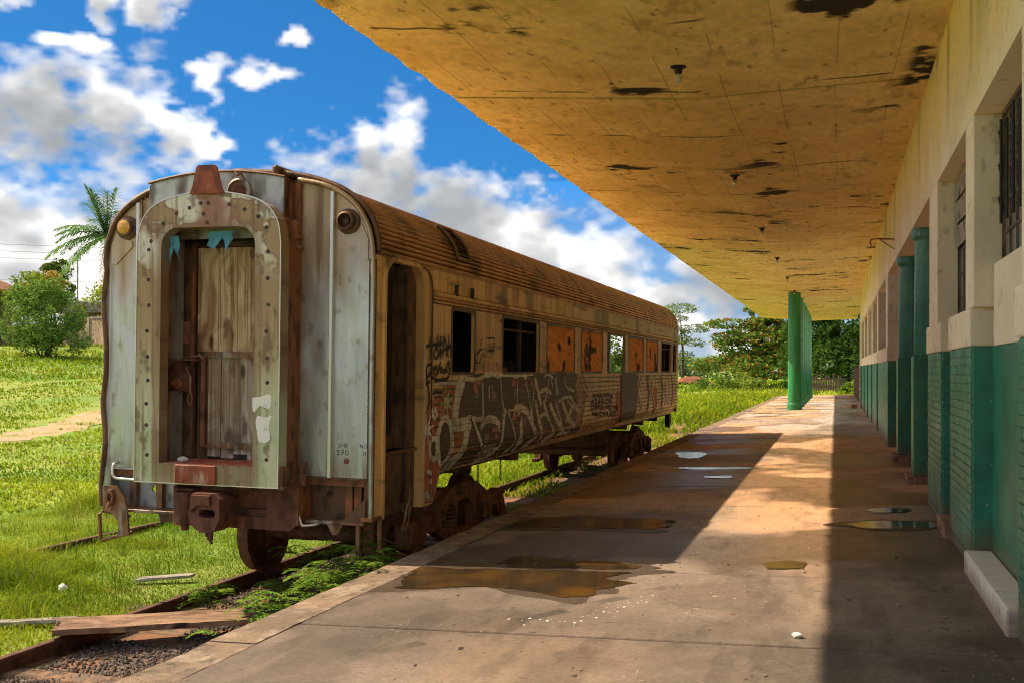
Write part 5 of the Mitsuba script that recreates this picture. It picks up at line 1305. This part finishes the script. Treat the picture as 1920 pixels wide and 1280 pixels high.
# left of the carriage
z = gz(-47.5, 55.6)
plant('round_bush', 'big rounded dark green bush on the grassy bank left of the carriage', 'bush', None, [([(-47.4, 55.6, z - .2), (-47.4, 55.6, z + 1.0)], .14, .1), ([(-47.1, 55.4, z - .1), (-46.7, 55.3, z + 1.3)], .1, .06), ([(-47.8, 55.5, z - .1), (-48.2, 55.3, z + 1.3)], .1, .06)],
      [(-47.5, 55.6, z + 2.5, 2.3, 2.1, 2.1), (-48.9, 55.2, z + 2.0, 1.5, 1.4, 1.5), (-46.0, 55.4, z + 1.9, 1.5, 1.4, 1.5), (-47.0, 55, z + 3.9, 1.4, 1.3, 1.0), (-48.4, 55.6, z + 3.5, 1.2, 1.2, 1.0), (-45.2, 55.4, z + 1.2, 1.1, 1.1, 1.0), (-47.2, 54.6, z + 1.3, 1.9, 1.2, 1.1)] + [(-47.3 + 2.2 * math.cos(a) * q, 55.2, z + 2.5 + 1.9 * math.sin(a) * q, .75, .8, .6) for a, q in zip(np.arange(11) * .571, (1.05, .95, 1.1, .9, 1.12, .98, 1.06, .92, 1.1, 1.0, .95))], 26000, .10, ((.09, .19, .035), (.30, .42, .09)), 31, .38)
for i, (x, y, dz, w, h, tn, lab) in enumerate([
        (-58, 66, 4.0, 3.2, 2.8, ((.12, .22, .03), (.32, .42, .06)), 'light green garden tree behind the big round bush'),
        (-54.5, 71, 3.4, 4.6, 3.0, ((.18, .26, .03), (.40, .46, .06)), 'yellow green tree over the beige wall below the palm'),
        (-51.0, 68, 2.0, 2.6, 2.0, ((.11, .18, .03), (.36, .30, .06)), 'flowering hedge above the beige wall beside the carriage'),
        (-60, 70, 5.0, 3.0, 1.8, ((.18, .24, .04), (.60, .34, .08)), 'orange flecked shrub by the tiled roof'),
        (-64, 76, 6.4, 2.4, 1.8, ((.07, .13, .02), (.16, .22, .05)), 'feathery pale treetop above the tiled roof')]):
    z = gz(x, y)
    plant('garden_tree', lab, 'tree', None, [([(x, y, z - .2), (x, y, z + dz)], .12, .08)], [(x, y, z + dz, w * .6, w * .6, h * .5), (x - w * .5, y, z + dz * .8, w * .45, w * .4, h * .42), (x + w * .5, y - .3, z + dz * .75, w * .45, w * .4, h * .4), (x + .2, y, z + dz + h * .35, w * .4, w * .4, h * .3)], 4200, .14, tn, 60 + i)
# palm: a part for each frond
px, py = -47.6, 61.6
pz = gz(px, py)
palm = thing('palm_tree', 'tall feathery palm rising behind the left corner of the carriage', 'palm tree')
CR = np.array([px, py, 10.4])
put('trunk', tube(spline([(px + .3, py, pz - .3), (px + .15, py, pz + 4), CR], 6), np.linspace(.24, .15, 13), 9), 'm_bark', palm, True)
rp = np.random.default_rng(8)
for i in range(38):
    az = i * 2.4 + rp.uniform(-.2, .2); lift = [1.2, .8, .4, .05, -.3][i % 5] + rp.uniform(-.1, .1); L = rp.uniform(3.6, 4.7)
    dead = i in (9, 14)
    if dead:
        lift, L = -1.1, 3.4
    t = np.linspace(0, 1, 26)
    hd = L * (t * math.cos(lift) * (1 - .12 * t))
    zz = L * (t * math.sin(lift)) - (2.3 * t ** 2.0 * max(.25, math.cos(lift)) * (.8 if not dead else .2)) + .5 * t * (1 - t)
    R_ = CR + np.stack([hd * math.cos(az), hd * math.sin(az), zz + .25], 1)
    tan = np.gradient(R_, axis=0); tan /= np.linalg.norm(tan, axis=1)[:, None]
    side = np.cross(tan, [0, 0, 1]); side /= np.linalg.norm(side, axis=1)[:, None] + 1e-9
    V, F = [tube(R_, np.linspace(.035, .006, 26), 4)[0]], [tube(R_, np.linspace(.035, .006, 26), 4)[1]]; n = len(V[0])
    for j in range(2, 78):
        u = j / 78 * 25; a_, f_ = int(u), u % 1
        p = R_[a_] * (1 - f_) + R_[min(a_ + 1, 25)] * f_; tt_ = tan[a_]; s_ = side[a_] * (1 if j % 2 else -1)
        l = .95 * math.sin(math.pi * min(.97, .12 + .86 * j / 78)) ** .6 * rp.uniform(.8, 1.1)
        d = s_ * .8 + tt_ * .55 + np.array([0, 0, rp.uniform(-.35, .15)]); d /= np.linalg.norm(d)
        e = p + d * l + np.array([0, 0, -.28 * l * l]); m = p + d * l * .5
        w_ = np.cross(d, [0, 0, 1]); w_ = w_ / (np.linalg.norm(w_) + 1e-9) * .045
        V.append(np.array([p - w_ * .4, p + w_ * .4, m + w_, m - w_, e])); F.append(np.array([(0, 1, 2), (0, 2, 3), (3, 2, 4)]) + n); n += 5
    V, F = np.vstack(V), np.vstack(F)
    c = np.array((.62, .42, .10) if dead else (.15, .27, .08)) * rp.uniform(.75, 1.25)
    k = put('frond', (V, F), 'm_leaf', palm, color=np.tile(c, (len(V), 1)), label='hanging dead yellow frond' if dead else None)
put('spear', cyl(CR, CR + [.1, 0, 3.4], .03, 5), 'm_bark', palm)

# weeds with feathery compound leaves along the platform edge
WEED = [(-4.12, 6.8, .58), (-4.15, 7.25, .64), (-4.3, 7.6, .70), (-4.08, 7.9, .76), (-4.25, 8.2, .80), (-4.10, 8.45, .84), (-4.4, 8.5, .72), (-4.06, 8.8, .82),
        (-4.35, 8.95, .86), (-4.1, 9.2, .86), (-4.55, 9.3, .72), (-5.2, 9.2, .40), (-4.8, 9.9, .75), (-5.3, 10.2, .62), (-4.3, 9.8, .8), (-6.05, 9.4, .3)]
for i, (x, y, h) in enumerate(WEED):
    r = np.random.default_rng(100 + i)
    k = thing('weed', 'green weed with feathery compound leaves growing along the near platform edge', 'weed', 'feathery weeds along the platform edge')
    z = gz(x, y) - .02; LV, LF, LC, n = [], [], [], 0
    st = []
    for j in range(3):
        q = spline([(x, y, z), (x + r.normal(0, .06), y + r.normal(0, .06), z + h * .6), (x + r.normal(0, .14), y + r.normal(0, .14), z + h * r.uniform(.85, 1.1))], 5)
        st.append(tube(q, np.linspace(.006, .003, len(q)), 4))
        for m in range(3, len(q)):
            az = r.uniform(0, 6.28); L = r.uniform(.16, .30)
            for s in np.linspace(.12, 1, 10):
                b = q[m] + np.array([math.cos(az), math.sin(az), .75 - .75 * s]) * L * s
                for sg in (-1, 1):
                    d = np.array([math.cos(az + sg * 1.15), math.sin(az + sg * 1.15), -.12]); w = np.array([math.cos(az), math.sin(az), 0]) * .013
                    l = .075 * (1 - .35 * abs(s - .55))
                    LV.append(np.array([b, b + d * l * .5 + w, b + d * l, b + d * l * .5 - w])); LF.append(np.array([(0, 1, 2), (0, 2, 3)]) + n); n += 4
                    LC.append(np.tile(np.array((.14, .28, .035)) * r.uniform(.55, 1.5) * np.array([r.uniform(.8, 1.5), 1, 1]), (4, 1)))
    put('stem', cat_(st), 'm_bark', k)
    scene[k + '__leaves'] = mikit.ply((np.vstack(LV), np.vstack(LF)), 'm_leaf', color=np.vstack(LC))

# grass: tufts of blades, denser and finer nearby
def grass(x, y, h, w, tone, tone2, seed):
    r = np.random.default_rng(seed); n = len(x)
    z = ground_z(x, y) - .015
    az = r.uniform(0, 6.28, n); lean = r.uniform(.15, 1.3, n) * h
    d = np.stack([np.cos(az), np.sin(az), 0 * az], 1); s = np.stack([-np.sin(az), np.cos(az), 0 * az], 1) * (w / 2)[:, None]
    p = np.stack([x, y, z], 1); up = np.array([0, 0, 1.0])
    m = p + d * (lean * .35)[:, None] + up * (h * .62)[:, None]; e = p + d * lean[:, None] + up * (h * r.uniform(.75, 1.0, n))[:, None]
    V = np.stack([p - s, p + s, m + s * .75, m - s * .75, e], 1).reshape(-1, 3); i = 5 * np.arange(n)
    F = np.vstack([np.stack([i, i + 1, i + 2], 1), np.stack([i, i + 2, i + 3], 1), np.stack([i + 3, i + 2, i + 4], 1)])
    k = np.clip(meshkit.fbm(np.stack([x * .5, y * .5, 0 * x], 1), 3, 9) * 1.6 - .3 + r.normal(0, .22, n), 0, 1)[:, None]
    c = (np.asarray(tone) * (1 - k) + np.asarray(tone2) * k) * r.uniform(.7, 1.3, (n, 1))
    dry = r.random(n) < .05; c[dry] = np.array((.30, .23, .10)) * r.uniform(.6, 1.2, (dry.sum(), 1))
    return V, F, np.repeat(c, 5, 0)


def clear(x, y):
    """Where grass grows: off the platform, the path, the open ballast and the building."""
    k = ~((x > -6.25) & (x < 1.8) & (y < 74) & (x > -3.78))
    bed = (x > -6.37) & (x < -3.7)
    k &= ~(bed & (y < 46) & (meshkit.fbm(np.stack([x * 1.5, y * .8, 0 * x], 1), 3, 4) < .50 + .16 * sstep(15, 8, y)))
    dist = np.min(np.hypot(x[:, None] - pth[None, ::2, 0], y[:, None] - pth[None, ::2, 1]), 1) if len(x) else x
    return k & ((dist > 1.5) | (meshkit.noise(np.stack([x * 2, y * 2, 0 * x], 1), 6) > .72)) & ~((x > -6.48) & (x < -6.33))


rg = np.random.default_rng(77)
sets = []
n = 150000                                                    # near bank beside the track
x, y = rg.uniform(-13.5, -6.3, n), 4.5 + 12 * rg.random(n) ** 1.1
k = clear(x, y); x, y = x[k], y[k]
tall = meshkit.fbm(np.stack([x * .55, y * .55, 0 * x], 1), 4, 12)
far_ = sstep(-7.2, -8.6, x)
h = (.03 + .10 * tall ** 1.4 + .22 * sstep(.52, .70, tall) * far_) * rg.uniform(.6, 1.3, len(x))
sets.append(grass(x, y, h, rg.uniform(.005, .012, len(x)), (.12, .21, .012), (.39, .45, .03), 1))
n = 120000                                                    # middle distance on both sides
D = np.exp(rg.uniform(np.log(13), np.log(75), n)); az = rg.uniform(-.86, -.05, n)
x, y = D * np.sin(az), D * np.cos(az)
k = clear(x, y) & ~((x > -13.5) & (y < 16)); x, y, D = x[k], y[k], D[k]
tall = meshkit.fbm(np.stack([x * .3, y * .3, 0 * x], 1), 4, 15)
tr = sstep(-12, -6, x)
h = (.05 + .13 * tall + .09 * tr + .35 * tr * sstep(28, 45, y)) * rg.uniform(.6, 1.3, len(x)); h *= np.where((x > -6.37) & (y < 46), .6, 1)
sets.append(grass(x, y, h, (.010 + .0011 * D) * rg.uniform(.7, 1.3, len(x)), (.12, .22, .012), (.39, .46, .03), 2))
n = 60000                                                     # the far field
D = np.exp(rg.uniform(np.log(60), np.log(170), n)); az = rg.uniform(-.86, .10, n)
x, y = D * np.sin(az), D * np.cos(az)
k = clear(x, y); x, y, D = x[k], y[k], D[k]
h = (.13 + .26 * meshkit.fbm(np.stack([x * .2, y * .2, 0 * x], 1), 3, 15)) * rg.uniform(.6, 1.3, len(x))
sets.append(grass(x, y, h, (.0012 * D) * rg.uniform(.7, 1.3, len(x)), (.12, .22, .012), (.39, .46, .03), 3))
n = 2600                                                      # taller seeding stalks and coarse tufts
cx_, cy_ = rg.uniform(-13, -7.2, 130), 5 + 11 * rg.random(130)
pick = rg.integers(0, 130, n)
x, y = cx_[pick] + rg.normal(0, .09, n), cy_[pick] + rg.normal(0, .09, n)
sets.append(grass(x, y, rg.uniform(.14, .38, n), rg.uniform(.008, .016, n), (.10, .22, .015), (.36, .40, .06), 4))
nv = np.cumsum([0] + [len(s[0]) for s in sets])
scene['grass'] = mikit.ply((np.vstack([s[0] for s in sets]), np.vstack([s[1] + o for s, o in zip(sets, nv)])), 'm_leaf', color=np.vstack([s[2] for s in sets]))
tag('grass', 'bright green rough grass growing beside and beyond the track', None, None, 'stuff')

# ---------------------------------------------------------------- loose boards by the track
def board(name, ends, w, th, mt, label, seed, warp=.03):
    a, b = (np.array(e, float) for e in ends); d = b - a; L = np.linalg.norm(d); d /= L; s = np.cross(d, [0, 0, 1]); s /= np.linalg.norm(s); u = np.cross(s, d)
    g = trimesh.creation.box((L, w, th)).subdivide_to_size(.06, max_iter=7); v = np.array(g.vertices)
    nz = meshkit.fbm(v * [3, 9, 3] + seed, 4, seed) - .5; ragged = meshkit.fbm(v * [1, 25, 9] + seed, 3, seed + 1) - .5
    v[:, 0] += np.where(np.abs(v[:, 0]) > L * .49, .18 * ragged, 0); v[:, 1] += .25 * w * nz * (np.abs(v[:, 1]) > w * .49); v[:, 2] += warp * nz + .04 * (v[:, 1] / w) ** 2
    put(name, trimesh.Trimesh((a + b) / 2 + v[:, :1] * d + v[:, 1:2] * s + v[:, 2:] * u, g.faces, process=False), mt, label=label, cat='board')


board('wooden_board', [(-6.52, 7.78, -.655), (-5.22, 8.72, -.68)], .50, .05, 'm_oldplank', 'big weathered brown board lying across the rail near the platform edge', 3, .05)
board('wooden_board', [(-8.3, 8.0, -.82), (-6.95, 8.58, -.79)], .12, .03, 'm_greyplank', 'grey splintered board in the grass left of the big brown board', 5)
board('wooden_board', [(-7.65, 10.45, -.80), (-7.1, 10.75, -.77)], .12, .03, 'm_greyplank', 'short grey board half hidden in the grass by the near wheel', 7)
board('wooden_board', [(-5.35, 10.1, -.80), (-4.5, 10.35, -.79)], .2, .03, 'm_greyplank', 'flat board on the ballast between the rail and the weeds', 9)

# ---------------------------------------------------------------- background buildings and things
wl = thing('garden_wall', 'weathered beige garden wall on the bank left of the carriage', 'wall')


def span(a, b, z0, z1, th, mt, name, parent, **k):
    a, b = np.array(a, float), np.array(b, float); d = (b - a) / np.linalg.norm(b - a); s = np.array([-d[1], d[0]]) * th / 2
    V = np.array([(*(p + q), z) for p in (a, b) for q in (s, -s) for z in (z0, z1)])
    return put(name, m3.Manifold.hull_points(V), mt, parent, **k)


span((-52.3, 66.0), (-40, 61.6), 1.6, 5.35, .2, 'm_wallbeige', 'wall_face', wl); span((-52.4, 66.05), (-39.9, 61.55), 5.352, 5.5, .34, 'm_greyplank', 'wall_cap', wl)
span((-64, 69.5), (-52.5, 66.0), 1.2, 5.0, .2, 'm_wallbeige', 'wall_face', wl); span((-52.6, 66.15), (-52.3, 66.0), 1.6, 5.45, .4, 'm_wallbeige', 'post', wl)
hs_ = thing('tiled_house', 'house with a terracotta tiled roof at the left edge behind the bush', 'house')
put('wall', box(-80, -61.2, 62, 68, 1.5, 7.6), 'm_wallbeige', hs_)
rf = put('roof', prism([(-80.8, 7.58), (-60.3, 7.58), (-70.5, 11.2)], 61.4, 68.6, 'xz'), 'm_tile', hs_)
rows = []
for y in np.arange(61.4, 68.6, .26):
    rows.append(tube([(-60.1, y, 7.62), (-70.5, y, 11.28)], .085, 6))
put('tile_row', cat_(rows), 'm_tile', rf, kind='stuff')
for y in (63, 65.8):
    wn = put('window', box(-61.19, -61.12, y, y + 1.3, 3.9, 5.3), 'm_steelframe', hs_)
    put('pane', box(-61.12, -61.10, y + .1, y + 1.2, 4.0, 5.2), 'm_glass', wn)
sd = thing('shed', 'low building with a pale grey roof behind the beige wall', 'building')
put('wall', box(-58, -51, 70, 74, 2.5, 6.1), 'm_wallbeige', sd)
put('roof', prism([(69.6, 6.05), (74.4, 6.05), (74.4, 6.25), (69.6, 6.9)], -58.5, -50.5, 'yz'), 'm_greyplank', sd)
fh = thing('far_house', 'small far house with a pale roof beside the red soil mound', 'house')
put('wall', box(-53.5, -48.8, 380, 386, -.5, 2.0), 'm_plaster', fh)
put('roof', prism([(-54, 1.95), (-48.3, 1.95), (-51.2, 3.2)], 379.5, 386.5, 'xz'), 'm_greyplank', fh)
mx, my = np.linspace(-1.5, 1.5, 26), np.linspace(-1.4, 1.4, 22)
sm = grid(mx, my, lambda X, Y: .5 * np.exp(-(X / .95) ** 4 - (Y / .95) ** 4) + .28 * (meshkit.fbm(np.stack([X * 2.4, Y * 2.4, 0 * X], -1), 4, 2) - .5) - .06)
put('soil_mound', (sm[0] * [1.25, 1.2, 1] + [-12.3, 96, gz(-12.3, 96) + .25], sm[1]), 'm_redsoil',
    label='mound of red soil in the grass beyond the far end of the carriage', cat='mound')
wf = thing('wooden_fence', 'rustic fence of uneven reddish boards behind the green columns', 'fence')
for i, x in enumerate(np.arange(-2.6, .6, .17)):
    zz = gz(x, 81)
    put('picket', box(x, x + .13, 81 + .03 * math.sin(i * 5), 81.03 + .03 * math.sin(i * 5), zz - .2, zz + 1.25 + .22 * math.sin(i * 3.7)), 'm_fencewood', wf)
for zz in (.35, .95):
    put('fence_rail', box(-2.7, .7, 81.05, 81.09, gz(-1, 81) + zz, gz(-1, 81) + zz + .09), 'm_fencewood', wf)
# parked pickup seen from behind
pk = thing('pickup_truck', 'pale pickup truck parked under the trees beyond the platform', 'pickup truck')
vx, vy, vz = -9.6, 168.0, gz(-9.6, 168)
off = lambda v: np.array(v, float) + [vx, vy, vz]
put('body', prism(Polygon([(0, .45), (5.2, .45), (5.2, .95), (4.0, 1.05), (3.4, 1.62), (2.1, 1.66), (1.8, 1.12), (0, 1.10)]).buffer(.04), -.9, .9, 'yz'), 'm_carpaint', pk, tf=off)
put('rear_window', box(-.66, .66, 1.80, 1.86, 1.18, 1.56), 'm_carglass', pk, tf=off)
put('tailgate', box(-.80, .80, -.07, -.045, .62, 1.05, .01), 'm_carpaint', pk, tf=off); put('bumper', box(-.92, .92, -.2, -.05, .38, .55, .03), 'm_carglass', pk, tf=off)
for s in (-1, 1):
    put('tail_light', box(s * .80, s * .92, -.08, -.04, .70, 1.05), 'm_taillight', pk, tf=off)
    for y in (1.0, 4.2):
        put('wheel', lathe([(.16, -.12), (.34, -.12), (.37, -.06), (.37, .06), (.34, .12), (.16, .12)], 20, 'x', (s * .82, y, .37)), 'm_black', pk, 35, off)
# power line
pole = thing('utility_pole', 'thin utility pole standing behind the houses at the left', 'utility pole')
put('pole', cyl((-66.5, 82, 1), (-66.5, 82, 12.0), .06, 8), 'm_greyplank', pole); put('cross_arm', box(-66.8, -66.2, 81.96, 82.04, 11.6, 11.68), 'm_greyplank', pole)
for i, (z0, z1) in enumerate(((14.6, 11.2), (13.9, 10.7), (13.2, 10.2), (11.0, 8.6))):
    P = [(x, 82 + .12 * (x + 66), z0 + (z1 - z0) * t - 1.0 * t * (1 - t)) for t, x in zip(np.linspace(0, 1, 14), np.linspace(-95, -30, 14))]
    put('power_line', tube(P, .018, 4), 'm_black', label=['topmost', 'second highest', 'third highest', 'lowest'][i] + ' overhead wire crossing the sky left of the palm', cat='wire')
